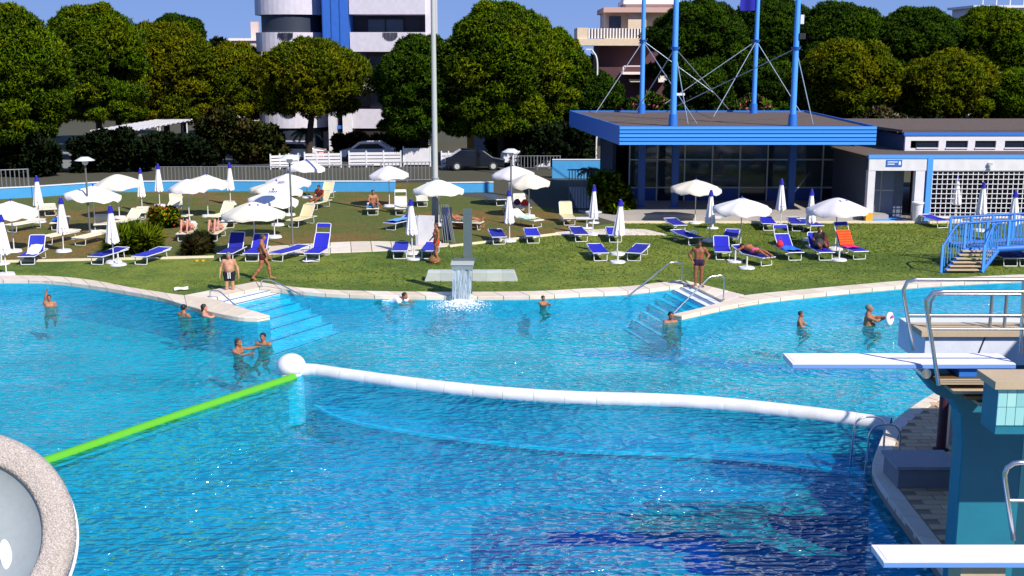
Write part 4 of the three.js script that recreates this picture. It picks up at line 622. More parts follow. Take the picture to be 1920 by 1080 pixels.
function parasol(label, x, z, w, tilt = 0, o = {}) {
  const s = w / 2.6, t = thing('open_parasol', label, 'parasol', 'open white parasols', [x, 0, z], o.turn ?? rr(0, 1));
  obj('pole', bar([0, 0, 0], [0, 2.12, 0], 0.026, 8), M.pole, t); obj('foot', PB, M.white, t);
  const c = obj('canopy', CANS[Math.floor(rnd() * 4)], M.canopies[Math.floor(rnd() * 4)], t); c.position.y = o.h ?? 1.78; c.scale.set(s, 1, s); c.rotation.z = tilt;
  for (let i = 0; i < 8; i++) { const r = obj('rib', ribGeo, M.frame, c); r.rotation.y = i * Math.PI / 4; }
  obj('finial', [new THREE.CylinderGeometry(0.03, 0.05, 0.08, 8).translate(0, 0.47, 0)], M.capBlue, c);
  if (o.print) { const l = obj('lettering', letters, M.capBlue, c); l.position.set(0, 0.4, 0.35); l.rotation.x = 0.32; l.rotation.order = 'YXZ'; l.rotation.y = 0; }
}
const PS = [
  [20, 392, 2.3, 'open parasol cut by the picture edge over cream loungers'], [174, 362, 2.6, 'open parasol in front of the shaded blue wall beside the disc-topped lamp'], [220, 342, 2.5, 'open parasol behind the lamp in the shade of the pines'], [352, 350, 1.9, 'small open parasol tucked under the larger one before the railing'], [387, 340, 2.4, 'open parasol overlapping the small one before the railing'],
  [475, 397, 2.65, 'big open parasol nearest the pool, over the blue loungers', 1], [512, 371, 2.3, 'open parasol directly behind the nearest big one', 1], [518, 353, 2.6, 'open parasol in the middle of the parasol cluster', 1], [540, 338, 2.4, 'open parasol at the back of the cluster by the lamp'], [574, 312, 2.3, 'flat open parasol at the railing behind the cluster'],
  [729, 325, 2.3, 'single open parasol over the seated bather'], [822, 353, 2.55, 'open parasol behind the tall lamp mast'], [962, 324, 2.5, 'open parasol behind the disc-topped lamp near the big pine'], [992, 340, 2.2, 'open parasol casting shade on the bare earth slope'], [1305, 350, 2.6, 'open parasol standing before the pavilion glass doors'], [1391, 386, 2.6, 'open parasol on the kerb beside the furled pair', 0, 0.03], [1570, 389, 2.65, 'open parasol with blue print in front of the kiosk side wall', 1],
];
const PP = [[-21.5, -50.01], [-20.04, -55.89], [-20.43, -60.62], [-16.25, -58.64], [-15.95, -61.13], [-10.91, -49.15], [-11.04, -53.99], [-11.67, -57.92], [-11.79, -61.66], [-12.16, -69.38], [-6.86, -65.3], [-3.64, -57.92], [0.06, -65.59], [0.89, -61.13], [9.22, -58.64], [10.07, -51.09], [14.1, -50.55]];
PS.forEach(([, , w, label, print, tilt], i) => parasol(label, PP[i][0], PP[i][1], w, tilt ?? rr(-0.06, 0.06), { print }));
const furled = (() => { // closed cloth with folds
  const rings = 12, seg = 40, pos = [], idx = [];
  for (let i = 0; i <= rings; i++) for (let j = 0; j <= seg; j++) { const k = i / rings, a = j / seg * Math.PI * 2, f = 1 + 0.28 * k * Math.cos(a * 8), r = (0.06 + 0.15 * Math.pow(k, 0.8)) * f * (k > 0.97 ? 0.97 : 1); pos.push(Math.cos(a) * r, 2.25 - 1.42 * k + (k > 0.97 ? 0.05 * Math.cos(a * 8) : 0), Math.sin(a) * r); }
  for (let i = 0; i < rings; i++) for (let j = 0; j < seg; j++) { const a = i * (seg + 1) + j, b = a + seg + 1; idx.push(a, a + 1, b, b, a + 1, b + 1); }
  const g = new THREE.BufferGeometry(); g.setAttribute('position', new THREE.Float32BufferAttribute(pos, 3)); g.setIndex(idx); g.computeVertexNormals(); return g;
})();
const capGeo = new THREE.CylinderGeometry(0.05, 0.125, 0.27, 16).translate(0, 2.22, 0), tieGeo = new THREE.TorusGeometry(0.185, 0.02, 6, 20).rotateX(Math.PI / 2).translate(0, 1.05, 0);
const FS = [
  [67, 328, 'furled parasol nearest the corner railing and blue wall', -23.97, -59.01], [112, 368, 'furled parasol among the cream loungers at the dry lawn edge', -19.36, -50.02], [206, 383, 'leaning furled parasol next to the leafy shrub', -16.3, -47.31, 0.07], [262, 314, 'furled parasol behind the shaded open ones', -19.96, -62.95], [295, 306, 'furled parasol at the dark end of the railing', -19.75, -65.44], [429, 304, 'furled parasol in front of the railing beside the open one', -15.93, -66.09],
  [771, 371, 'furled parasol in front of the upright white panel', -4.27, -49.46], [955, 354, 'furled parasol beside the double parasol and striped towel', -0.12, -52.85], [1113, 345, 'furled parasol in front of the green kerb shrub', 3.82, -54.83], [1160, 372, 'furled parasol leaning over the lounger on the stone slab', 4.5, -49.27, -0.06], [1333, 354, 'furled parasol below the open one before the pavilion', 8.99, -52.85], [1467, 334, 'furled parasol standing in front of the dark pavilion corner', 13.26, -57.47], [1523, 353, 'furled parasol against the kiosk side wall', 13.62, -53.06],
  [1798, 326, 'furled parasol leaning in front of the lattice', 22.69, -59.54, 0.08], [1844, 340, 'furled parasol in front of the lattice under the wall lamp', 22.54, -56, 0.04], [1906, 356, 'furled parasol behind the blue bridge railing', 22.61, -52.42], [4, 380, 'furled parasol cut by the picture edge', -19.54, -44.56],
];
for (const [, , label, x, z, lean = 0.02] of FS) {
  const t = thing('furled_parasol', label, 'parasol', 'furled white parasols with blue tops', [x, 0, z]); t.rotation.set(0, rr(0, 6), 0); const g = new THREE.Group();
  obj('pole', bar([lean * -0.6, 0, 0], [lean, 2.36, 0], 0.026, 8), M.pole, t); obj('foot', PB, M.white, t); const c = obj('furled_canopy', furled, M.canopy, t); c.rotation.z = -lean * 0.7; c.scale.set(rr(0.9, 1.15), 1, rr(0.9, 1.15)); obj('cap', capGeo, M.capBlue, c); obj('tie', tieGeo, M.pole, c);
}
// small tables and parasol feet on the grass
[['white table standing between the upright panel and blue loungers', 4.12, -58.76], ['round white table under the double furled parasol', 9.82, -56.92], ['white bench-like table beside the raised cream lounger', 3.66, -56.92]].forEach(([l, x, z], i) => { const t = thing('side_table', l, 'table', null, [x, 0, z]); obj('top', i === 2 ? box(1.1, 0.05, 0.5, 0, 0.5, 0) : new THREE.CylinderGeometry(0.42, 0.42, 0.04, 24).translate(0, 0.55, 0), M.white, t); obj('stem', bar([0, 0, 0], [0, 0.5, 0], 0.05, 10), M.white, t); obj('base', new THREE.CylinderGeometry(0.26, 0.3, 0.05, 20).translate(0, 0.025, 0), M.white, t); });
[['round white parasol foot standing empty between flat blue loungers', -15.92, -46.73], ['white parasol foot between the twin loungers on open lawn', 4.33, -47.35], ['white parasol foot beside the shaded lounger frame', 9.16, -47.47], ['white parasol foot beside the orange towel lounger', 13.53, -47.85], ['white parasol foot alone on the grass near the sunbather in pink', 9.35, -46.01], ['white parasol foot between loungers by the upright panel', -4.08, -48.11], ['white parasol foot at the picture edge', -20.75, -46.98]].forEach(([l, x, z]) => { const t = thing('parasol_foot', l, 'parasol foot', null, [x, 0, z]); obj('plate', new THREE.CylinderGeometry(0.3, 0.33, 0.06, 20).translate(0, 0.03, 0), M.white, t); obj('socket', new THREE.CylinderGeometry(0.035, 0.035, 0.42, 10).translate(0, 0.27, 0), M.pole, t); });
{
  const p = thing('upright_panel', 'large white padded panel standing upright beside the lamp mast', 'panel', null, [-3.81, 0, -51.41], -0.25); obj('board', metric(box(0.72, 1.35, 0.1, 0, 0.7, 0).rotateX(-0.08)), M.white, p); obj('side_board', metric(box(0.1, 1.3, 0.6, -0.42, 0.66, -0.25)), mat(0xb8bec8, 0.7), p); obj('strut', bar([0.3, 0, -0.5], [0.3, 1.2, -0.05], 0.02, 6), M.rail, p);
  const q = thing('folded_loungers', 'dark folded lounger frames leaning upright behind the lamp mast', 'folded loungers', null, [-3.08, 0, -52.31], 0.2); for (let i = 0; i < 3; i++) { const f = obj('folded_frame', [bar([0.1 * i, 0, 0], [-0.18 + 0.1 * i, 1.75, -0.15], 0.022, 6), bar([0.38 + 0.06 * i, 0, 0.05 * i], [0.1 + 0.06 * i, 1.75, -0.15], 0.022, 6)], M.rail, q); obj('fabric', box(0.3, 1.5, 0.02, 0.1 + 0.08 * i, 0.86, -0.1 - 0.03 * i), mat(0x2a3658, 0.9), f); }
}

// ---------- waterfall pillar, bench ----------
{
  const x = -1.58, z = -40.85, st = mat(0x5c6a6a, 0.6, { map: speckle, bumpMap: rough, bumpScale: 0.01 });
  const t = thing('waterfall_pillar', 'grey metal pillar with a spout pouring water into the pool', 'fountain', null, [x, 0, z]);
  obj('column', metric(span(-0.13, 0.17, 0, 3.05, -0.14, 0.14)), st, t); obj('neck', metric(prism([[-0.5, 0.2], [0.3, 0.2], [0.2, -0.1], [-0.15, -0.1]], 1.22, 1.34)), st, t); obj('spout', metric(span(-0.52, 0.22, 1.02, 1.22, 0.0, 0.75)), mat(0x8c9696, 0.4, { map: speckle }), t); obj('lip', span(-0.55, 0.25, 1.19, 1.24, -0.02, 0.78), M.greyPole, t);
  const wm = new THREE.MeshPhysicalMaterial({ color: 0xdfeaf2, roughness: 0.25, transmission: 0.45, thickness: 0, side: THREE.DoubleSide }), w = tag(new THREE.Group(), 'sheet of falling water and white splash below the spout', 'water'); w.name = 'falling_water'; w.position.set(x, 0, z); scene.add(w);
  const st2 = []; for (let i = 0; i < 120; i++) { const sx = rr(-0.48, 0.18), sz = rr(0.5, 0.78), y0 = rr(0.1, 1.05), l = rr(0.15, 0.7), y1 = Math.max(-0.1, y0 - l), g = f => [sx + rr(-0.02, 0.02) - 0.05 * (1 - f), f, sz + 0.35 * Math.pow(Math.max(0, 1 - f), 1.2) * 0.7]; st2.push(bar(g(y0), g(y1), rr(0.006, 0.016), 5)); }
  obj('strands', st2, wm, w).userData.kind = 'stuff';
  const sh = new THREE.PlaneGeometry(0.66, 1.18, 24, 16), spp = sh.attributes.position; for (let i = 0; i < spp.count; i++) { const f = spp.getY(i) / 1.18 + 0.5; spp.setXYZ(i, spp.getX(i) * (0.86 + 0.14 * f) - 0.15, f * 1.18 - 0.13, 0.72 + 0.28 * Math.pow(1 - f, 1.3) + 0.025 * Math.sin(spp.getX(i) * 31)); } sh.computeVertexNormals();
  obj('water_sheet', sh, new THREE.MeshPhysicalMaterial({ color: 0xd4e0e6, roughness: 0.3, transmission: 0.6, thickness: 0, side: THREE.DoubleSide }), w);
  const fo = []; for (let i = 0; i < 1700; i++) { const a = rr(0, 6.28), r = Math.abs(rr(-1, 1) + rr(-0.6, 0.6)) * 0.62; fo.push(new THREE.IcosahedronGeometry(rr(0.004, 0.02) * (1.5 - r), 0).scale(1.8, 0.7, 1).translate(-0.2 + Math.cos(a) * r * 1.25, -0.12 + Math.max(0, rr(-0.02, 0.25) * (0.8 - r)), 1.25 + Math.sin(a) * r * 1.4)); }
  obj('foam', fo, mat(0xf4f8fc, 0.6), w).userData.kind = 'stuff';
  const b = thing('lawn_bench', 'long low pale grey curved bench on the lawn behind the waterfall', 'bench', null, [-1.54, 0, -43.33]), bm = [mat(0xc9cfca, 0.7, { map: speckle }), mat(0xbfc6c2, 0.7, { map: speckle })];
  for (let i = 0; i < 6; i++) { const w = 3.5 / 6, xx = -1.75 + i * w, e = i === 0 ? 0.12 : 0, f = i === 5 ? 0.12 : 0; obj('segment', new THREE.ExtrudeGeometry(new THREE.Shape([new THREE.Vector2(xx + 0.008, 0), new THREE.Vector2(xx + w - 0.008, 0), new THREE.Vector2(xx + w - 0.008 - f, 0.34), new THREE.Vector2(xx + 0.008 + e, 0.34)]), { depth: 0.5, bevelEnabled: true, bevelSize: 0.012, bevelThickness: 0.04, bevelSegments: 2 }).translate(0, 0.0, -0.5), bm[i % 2], b); }
}
// ---------- handrails at the pool steps ----------
const rail = (label, pts, r = 0.025) => { const t = thing('handrail', label, 'handrail', 'steel handrails at the pool steps'); obj('pipe', pipe(pts, r, 0.15), M.steel, t); const e = pts[0]; obj('flange', new THREE.CylinderGeometry(0.06, 0.06, 0.03, 12).translate(e[0], e[1] + 0.02, e[2]), M.steel, t); };
rail('steel handrail on the far side of the steps near the standing man', [[6.28, 0.03, -42.6], [6.28, 0.86, -42.6], [6.28 - 0.45, 0.86, -42.6 + 0.05], [4.02, -0.15, -40.84]]);
rail('steel handrail on the near side of the steps in front of the standing man', [[7.3, 0.03, -39.65], [7.3, 0.92, -39.65], [7.3 - 0.5, 0.9, -39.65 + 0.1], [5.39, -0.15, -38.36]]);
rail('low steel rail end at the near corner of the opposite steps', [[-10.54, 0.03, -40.1], [-10.54, 0.3, -40.1], [-10.54 + 0.35, 0.3, -40.1 + 0.1], [-8.87, -0.3, -38.53]]); rail('low steel rail at the back corner of the opposite steps by the walking bather', [[-9.13, 0.03, -41.9], [-9.13, 0.34, -41.9], [-9.13 + 0.4, 0.34, -41.9 + 0.1], [-6.76, -0.3, -40.47]]);
// small things lying about
{ const t = thing('flip_flops', 'pair of yellow flip-flops on the grass near the raised blue lounger', 'shoes', null, [-12.85, 0, -47.6]); for (const s of [-1, 1]) obj('sole', new THREE.CylinderGeometry(0.07, 0.07, 0.04, 14).scale(1, 1, 2).translate(s * 0.13, 0.03, 0), M.yellow, t);
  towel('paper', 'white crumpled cloth lying on the lawn near the pool edge', -11.99, 0.03, -41.7, 0.3, 0.5, 0.5, mat(0xe8ecec, 0.9));
  const b = thing('tennis_ball', 'yellow-green ball bobbing by the two swimmers at the edge', 'ball', null, [-11.05, -0.04, -39.42]); obj('shell', new THREE.SphereGeometry(0.11, 20, 14), mat(0xc6e020, 0.7), b); obj('seam', new THREE.TorusGeometry(0.111, 0.006, 6, 30).rotateX(0.6), M.white, b); }

// ---------- blue footbridge ----------
{
  const t = thing('footbridge', 'blue footbridge with baluster railings and stairs down to the lawn', 'bridge');
  const x0 = 17.95, x1 = 27, zn = -46.0, zf = -47.6, n = 6, dy = (x) => 0.8 + 0.28 * Math.sin(clamp((x - x0) / (x1 - x0)) * Math.PI * 0.6);
  const deck = []; for (let i = 0; i < 12; i++) { const a = x0 + (x1 - x0) * i / 12, b = x0 + (x1 - x0) * (i + 1) / 12; const g = box(Math.hypot(b - a, dy(b) - dy(a)) + 0.01, 0.1, zn - zf).rotateZ(Math.atan2(dy(b) - dy(a), b - a)).translate((a + b) / 2, (dy(a) + dy(b)) / 2 - 0.05, (zn + zf) / 2); deck.push(g); }
  obj('deck', deck, mat(0x5f7fb4, 0.7), t);
  for (const z of [zn, zf]) {
    const tp = []; for (let i = 0; i <= 10; i++) { const x = x0 + (x1 - x0) * i / 10; tp.push([x, dy(x) + 1.02, z]); }
    obj('handrail', tube(tp, 0.05, 30, 8), M.midBlue, t);
    obj('girder', tube(tp.map(p => [p[0], p[1] - 1.12, p[2]]), 0.14, 30, 6), M.midBlue, t);
    for (let x = x0; x < x1; x += 0.13) obj('baluster', box(0.03, 0.9, 0.03, x, dy(x) + 0.53, z), mat2('bal'), t);
    for (let x = x0; x < x1; x += 0.86) obj('post', box(0.09, 1.1, 0.09, x, dy(x) + 0.5, z), M.skyBlue, t);
  }
  // flight of steps
  const fx = 16.75, fz = -45.05;
  for (let i = 0; i < n; i++) { const k = i / (n - 1), x = fx + 0.2 + k * 0.85, z = fz - k * 0.75, y = 0.12 + k * 0.62; obj('tread', box(1.25, 0.045, 0.3, x + 0.6, y, z), M.tan, t); }
  obj('stringer', [bar([fx + 0.15, 0.0, fz], [x0, 0.72, zn + 0.05], 0.1, 6), bar([fx + 1.55, 0.0, fz], [x0 + 1.3, 0.72, zn + 0.05], 0.1, 6)], M.midBlue, t);
  const sr = (dx) => { obj('handrail', tube([[fx + dx, 1.05, fz], [fx + 0.7 + dx * 0.9, 1.75, fz - 0.6], [x0 + dx * 0.85, 1.82, zn]], 0.045, 16, 8), M.midBlue, t); for (let i = 0; i < 8; i++) { const k = i / 8, x = fx + dx + k * (x0 - fx - dx * 0.15), z = fz + (zn - fz) * k; obj('baluster', box(0.03, 0.95, 0.03, x, 0.62 + 0.72 * k, z), mat2('bal'), t); } obj('post', box(0.09, 1.1, 0.09, fx + dx, 0.55, fz), M.skyBlue, t); };
  sr(0); sr(1.62);
}
function mat2(k) { return M[k] ||= mat(0x3f8fd8, 0.45); }

// ---------- diving deck and towers ----------
{
  const dk = struct('diving_deck', metric(prism([...pen, [30, -6], [30, -31.6], [20, -31.6]], -0.5, 0.1, 0.02)), mat(0x9c8a78, 0.85, { map: speckle }));
  // clay paving strips on the curved front of the deck
  const pv = [mat(0xd8b48c, 0.85, { map: speckle }), mat(0xcba47e, 0.85, { map: speckle }), mat(0xe2c39c, 0.85, { map: speckle })];
  for (let r = 0; r < 46; r++) { const z = -28.6 + r * 0.235; let xe = 99; for (let i = 0; i + 1 < pen.length; i++) { const [a, b] = [pen[i], pen[i + 1]]; if ((a[1] - z) * (b[1] - z) <= 0 && Math.abs(a[1] - b[1]) > 1e-6) xe = a[0] + (b[0] - a[0]) * (z - a[1]) / (b[1] - a[1]); } if (xe > 90) continue;
    let x = xe + 0.34 + (r % 2) * 0.25; for (let k = 0; k < 5; k++) { obj('paver', box(0.49, 0.03, 0.215, x + 0.25, 0.112, z), pv[(r * 3 + k * 7 + (r * k) % 5) % 3], dk); x += 0.51; } }
  slabs(pen.slice(2, 44), pen.slice(2, 44).map((p, i) => { const a = pen[i + 1], b = pen[i + 3], l = Math.hypot(b[0] - a[0], b[1] - a[1]); return [p[0] - (b[1] - a[1]) / l * -0.32, p[1] + (b[0] - a[0]) / l * -0.32]; }), 26, 'edge_slab', 0.0, 0.125, copMats, dk);
  const low = thing('concrete_plinth', 'low concrete plinth in shade beside the pool ladder', 'plinth', null, [8.05, 0.1, -22.0]); obj('block', metric(box(1.15, 0.42, 0.9, 0, 0.21, 0)), mat(0x8d8a90, 0.85, { map: speckle }), low); obj('cap', metric(box(1.25, 0.06, 1.0, 0, 0.45, 0)), mat(0xa5a0a2, 0.85, { map: speckle }), low);
  // ladder
  const ld = thing('pool_ladder', 'steel pool ladder with two looped rails over the deck edge', 'ladder', null, [7.62, 0.1, -23.55], 0.28);
  for (const s of [-1, 1]) obj('rail', pipe([[0.42, 0.0, s * 0.28], [0.42, 0.72, s * 0.28], [-0.32, 0.78, s * 0.28], [-0.42, -1.3, s * 0.28]], 0.022, 0.3), M.steel, ld);
  for (let i = 0; i < 3; i++) obj('rung', box(0.1, 0.03, 0.54, -0.4, -0.32 - i * 0.28, 0), M.steel, ld);
  // upper springboard
  const yA = 4.2, zf = -16.25, zn = -15.67, xt = 3.87;
  const bt = mat(0xf2ecf2, 0.7, { map: speckle }), be = mat(0x6f9be6, 0.5);
  const sA = thing('springboard', 'white springboard high over the pool, farther of the two boards', 'diving board', 'white springboards');
  const board = (root, x0, x1, y, za, zb) => { const b = obj('board', metric(span(x0, x1, y - 0.07, y, za, zb)), bt, root); obj('edge_strip', [span(x0, x1, y - 0.062, y - 0.012, zb, zb + 0.012)], be, b); obj('grip', span(x0 + 0.05, x1 - 0.2, y, y + 0.004, za + 0.03, zb - 0.03), mat(0xf6f2f4, 0.95, { bumpMap: rough, bumpScale: 0.004 }), b); };
  board(sA, xt, 6.95, yA, zf, zn);
  obj('bracket', span(6.2, 6.95, yA - 0.2, yA - 0.075, zf + 0.05, zn - 0.05), M.midBlue, sA); obj('roller', new THREE.CylinderGeometry(0.07, 0.07, 0.62, 14).rotateX(Math.PI / 2).translate(5.72, yA - 0.14, (zf + zn) / 2), M.steel, sA);
  // handrails either side of the board
  const guard = (label, z, xb, yb, xt2, yt, ym, xe) => { const r = thing('guard_rail', label, 'guard rail', 'steel guard rails on the diving tower'); obj('top_rail', pipe([[xb, yb, z], [xt2, yt, z], [xe, yt, z]], 0.03, 0.22), M.steel, r); const k = (ym - yb) / (yt - yb); obj('mid_rail', bar([xb + (xt2 - xb) * k, ym, z], [xe, ym, z], 0.022), M.steel, r); for (const dx of [0.02, 1.15]) if (xe - 1.6 + dx > xb) obj('post', bar([xe - 1.2 + dx, yb - 0.05, z], [xe - 1.25 + dx, yt, z], 0.026), M.steel, r); };
  guard('steel guard rail on the far side of the upper board', -16.6, 5.849, 4.152, 5.608, 5.205, 4.678, 8.6);
  guard('steel guard rail on the near side of the upper board', -15.5, 5.845, 3.944, 5.549, 5.249, 4.732, 8.4);
  // tower carrying the upper board: timber-clad pier with steps
  const pw = thing('tower_pier', 'brown timber-clad pier and steps carrying the upper springboard', 'pier');
  const px0 = 5.858, px1 = 6.637, pt = yA - 0.2, pb = 3.915, bm = [mat(0x7d5a34, 0.8, { map: speckle }), mat(0x8f6a40, 0.8, { map: speckle }), mat(0x6e4e2e, 0.8, { map: speckle })];
  for (let i = 0; i < 3; i++) { const h = (pt - pb) / 3; obj('plank', metric(span(px0, px1, pb + h * i + 0.008, pb + h * (i + 1) - 0.008, -16.3, -15.6 + 0.012 * (i % 2))), bm[i], pw); obj('plank_edge', span(px0, px1, pb + h * (i + 1) - 0.012, pb + h * (i + 1) + 0.004, -15.6, -15.57), M.tan, pw); }
  for (let i = 0; i < 4; i++) { const y = pb - 0.06 - i * 0.07; obj('step', metric(span(px0 + 0.2 + i * 0.16, px1 - 0.02, y - 0.04, y, -16.2, -15.5 + i * 0.06)), [M.tan, bm[1]][i % 2], pw); }
  const sv = [[5.739, 4.077], [5.81, 3.907], [5.981, 3.712], [6.198, 3.626], [6.349, 3.415], [6.404, 2.981], [6.416, 0.1], [px1 + 0.6, 0.1], [px1 + 0.6, 3.65], [6.611, 3.611], [6.299, 3.767], [6.058, 4.077]];
  obj('curved_bracket', metric(new THREE.ExtrudeGeometry(new THREE.Shape(sv.map(p => new THREE.Vector2(...p))), { depth: 0.35, bevelEnabled: true, bevelSize: 0.02, bevelThickness: 0.02, bevelSegments: 1 }).translate(0, 0, -16.25)), M.tealDark, pw);
  // slim dark support pole, and a pale block painted for a sunlit deck sliver
  const sp = thing('support_pole', 'dark reddish support pole standing on the curved deck', 'pole', null, [9.13, 0.1, -23.83]); obj('shaft', bar([0, 0, 0], [0, 1.6, 0], 0.1, 12), mat(0x4a2430, 0.5), sp); obj('base_plate', new THREE.CylinderGeometry(0.17, 0.17, 0.04, 14).translate(0, 0.02, 0), M.dark, sp);
  const sw = thing('sunlit_deck_block', 'short pale block painted for a sunlit sliver of deck beside the pole', 'wall', null, [9.57, 0.1, -24.28]); obj('body', metric(box(0.34, 0.95, 0.3, 0, 0.475, 0)), mat(0xdccab6, 0.85, { map: speckle }), sw); obj('cap', metric(box(0.4, 0.05, 0.36, 0, 0.975, 0)), M.coping, sw);
  // tiled block at the picture edge
  const bl = thing('tiled_tower', 'teal tiled diving tower block with pale coping', 'tower'); const xD = 6.272, yD = 4.26, zD = -14.6;
  obj('core', metric(span(xD + 0.02, xD + 3, 3.533, yD - 0.1, -15.1, zD - 0.02)), M.tealDark, bl); obj('footing', metric(span(7.495, xD + 3, 0.1, 3.533, -17.6, -17.0)), mat(0x12566e, 0.6, { map: speckle }), bl); obj('coping', metric(span(xD - 0.06, xD + 3, yD - 0.1, yD, -15.16, zD + 0.06)), M.tan, bl);  // footing colour darkened to stand for the shade under the tiled block
  const tm = [mat(0x9ad4d2, 0.3), mat(0x8cc8c8, 0.3), mat(0xa8dcd8, 0.3)]; const yE = 3.533, nr = Math.floor((yD - 0.12 - yE) / 0.25); for (let i = 0; i < 12; i++) for (let j = 0; j < nr; j++) obj('tile', box(0.112, 0.242, 0.02, xD + 0.075 + i * 0.12, yD - 0.23 - j * 0.25, zD - 0.012), tm[(i * 5 + j * 3 + ((i * j) % 4)) % 3], bl);
  // white block behind the upper board
  const zc = -19.6, xc = 7.106, yc1 = 3.743, wb = thing('white_tower', 'white diving platform block with tan rim behind the upper board', 'tower');
  obj('core', metric(span(xc, xc + 4, yc1 - 0.62, yc1 - 0.1, -21.0, zc)), mat(0xe4e8f4, 0.7, { map: speckle }), wb); obj('rim', metric(span(xc - 0.1, xc + 4, yc1 - 0.1, yc1, -20.2, zc + 0.08)), M.tan, wb); obj('column', metric(span(xc + 1.6, xc + 2.4, 0.1, yc1 - 0.62, -20.6, -19.9)), M.tealDark, wb); obj('panel_joint', bar([xc + 0.9, yc1 - 0.5, zc + 0.005], [xc + 1.02, yc1 - 0.12, zc + 0.005], 0.012, 5), M.dark, wb);
  const gr = thing('guard_rail', 'steel guard rail round the white platform behind the boards', 'guard rail', 'steel guard rails on the diving tower'); const gz = -19.8, gx = xc + 0.12, gy = 4.328; obj('top_rail', pipe([[gx, yc1, gz], [gx, gy, gz], [gx + 4, gy, gz]], 0.028, 0.12), M.steel, gr); obj('mid_rail', bar([gx, (gy + yc1) / 2 - 0.1, gz], [gx + 4, (gy + yc1) / 2 - 0.1, gz], 0.02), M.steel, gr); for (const d of [1.05, 1.3, 2.4]) obj('post', bar([gx + d, yc1, gz], [gx + d, gy, gz], 0.03), M.rail, gr);
  // lower board, nearest the camera
  const yB = 2.9, sB = thing('springboard', 'white springboard nearest the camera at the picture corner', 'diving board', 'white springboards'); board(sB, 4.1, 7.4, yB, -12.56, -12.1);
  obj('support_beam', metric(span(5.0, 5.5, yB - 0.75, yB - 0.08, -12.55, -12.2)), M.tan, sB);
  guard('steel guard rail beside the nearest springboard', -12.75, 5.805, 2.878, 5.603, 3.819, 3.361, 7.2);
  // unseen block added outside the picture, sized to shade the near deck and basin
  const mt = thing('added_shade_block', 'unseen concrete block added on the deck to cast shade', 'tower'); obj('shaft', metric(span(11.4, 15, 0.1, 3.9, -23.3, -12)), M.concrete, mt); obj('upper_shade_block', metric(span(12.3, 15, 3.9, 8.4, -16.0, -12)), M.concrete, mt); obj('coping', metric(span(11.3, 15.1, 3.9, 4.02, -23.4, -18.5)), M.tan, mt); obj('handrail', [bar([11.5, 5, -23.2], [11.5, 5, -18.5], 0.03), bar([11.5, 4.02, -23.2], [11.5, 5, -23.2], 0.03)], M.steel, mt);
}
// ---------- round stucco dish at the near corner ----------
{
  const t = thing('stucco_dish', 'round stucco dish with a wide speckled rim and a white oval opening', 'dish', null, [-4.42, 4.62, -8.75]);
  const st = mat(0xcfc2ba, 0.95, { map: (() => { const c = tileNoise(90, 90, 61), e = tileNoise(256, 256, 62); return texture(512, 0.6, (u, v) => { const n = 0.72 + 0.28 * c(u, v) - (e(u, v) > 0.93 ? 0.25 : 0); return [n, n, n]; }); })(), bumpMap: rough, bumpScale: 0.012 });
  const uvm = g => { const p = g.attributes.position, u = g.attributes.uv; for (let i = 0; i < p.count; i++) u.setXY(i, p.getX(i), p.getZ(i)); return g; };
  const L = a => a.map(p => new THREE.Vector2(...p));
  const d = new THREE.Group(); const ax = V(0.34, 0.62, 0.9).normalize(); const q = new THREE.Quaternion().setFromUnitVectors(V(0, 1, 0), ax);
  const put = (n, g, m) => { const o = obj(n, g, m, t); o.quaternion.copy(q); return o; };
  put('rim', uvm(new THREE.LatheGeometry(L([[0.64, -0.02], [0.645, 0.02], [0.67, 0.035], [0.74, 0.05], [0.82, 0.045], [0.87, 0.02], [0.9, -0.04], [0.9, -0.12]]), 96)), st);
  put('bowl', uvm(new THREE.LatheGeometry(L([[0.0, -0.2], [0.2, -0.19], [0.44, -0.15], [0.58, -0.08], [0.64, -0.02]]), 96)), mat(0x9aa3a8, 0.7, { map: speckle }));
  put('drum', new THREE.LatheGeometry(L([[0.89, -0.12], [0.88, -0.4], [0.8, -0.7], [0.4, -0.9], [0, -0.95]]), 64), mat(0x1b4fa0, 0.4)); put('trim_ring', new THREE.TorusGeometry(0.9, 0.014, 8, 96).rotateX(Math.PI / 2).translate(0, -0.3, 0), M.frame);
  put('opening', new THREE.SphereGeometry(0.13, 24, 12).scale(0.36, 0.12, 1).rotateY(0.45).translate(0.38, -0.155, 0.02), M.frame);
  obj('stand', bar([0, -0.5, 0], [0, -8.2, 0], 0.25, 20), M.midBlue, t);
}

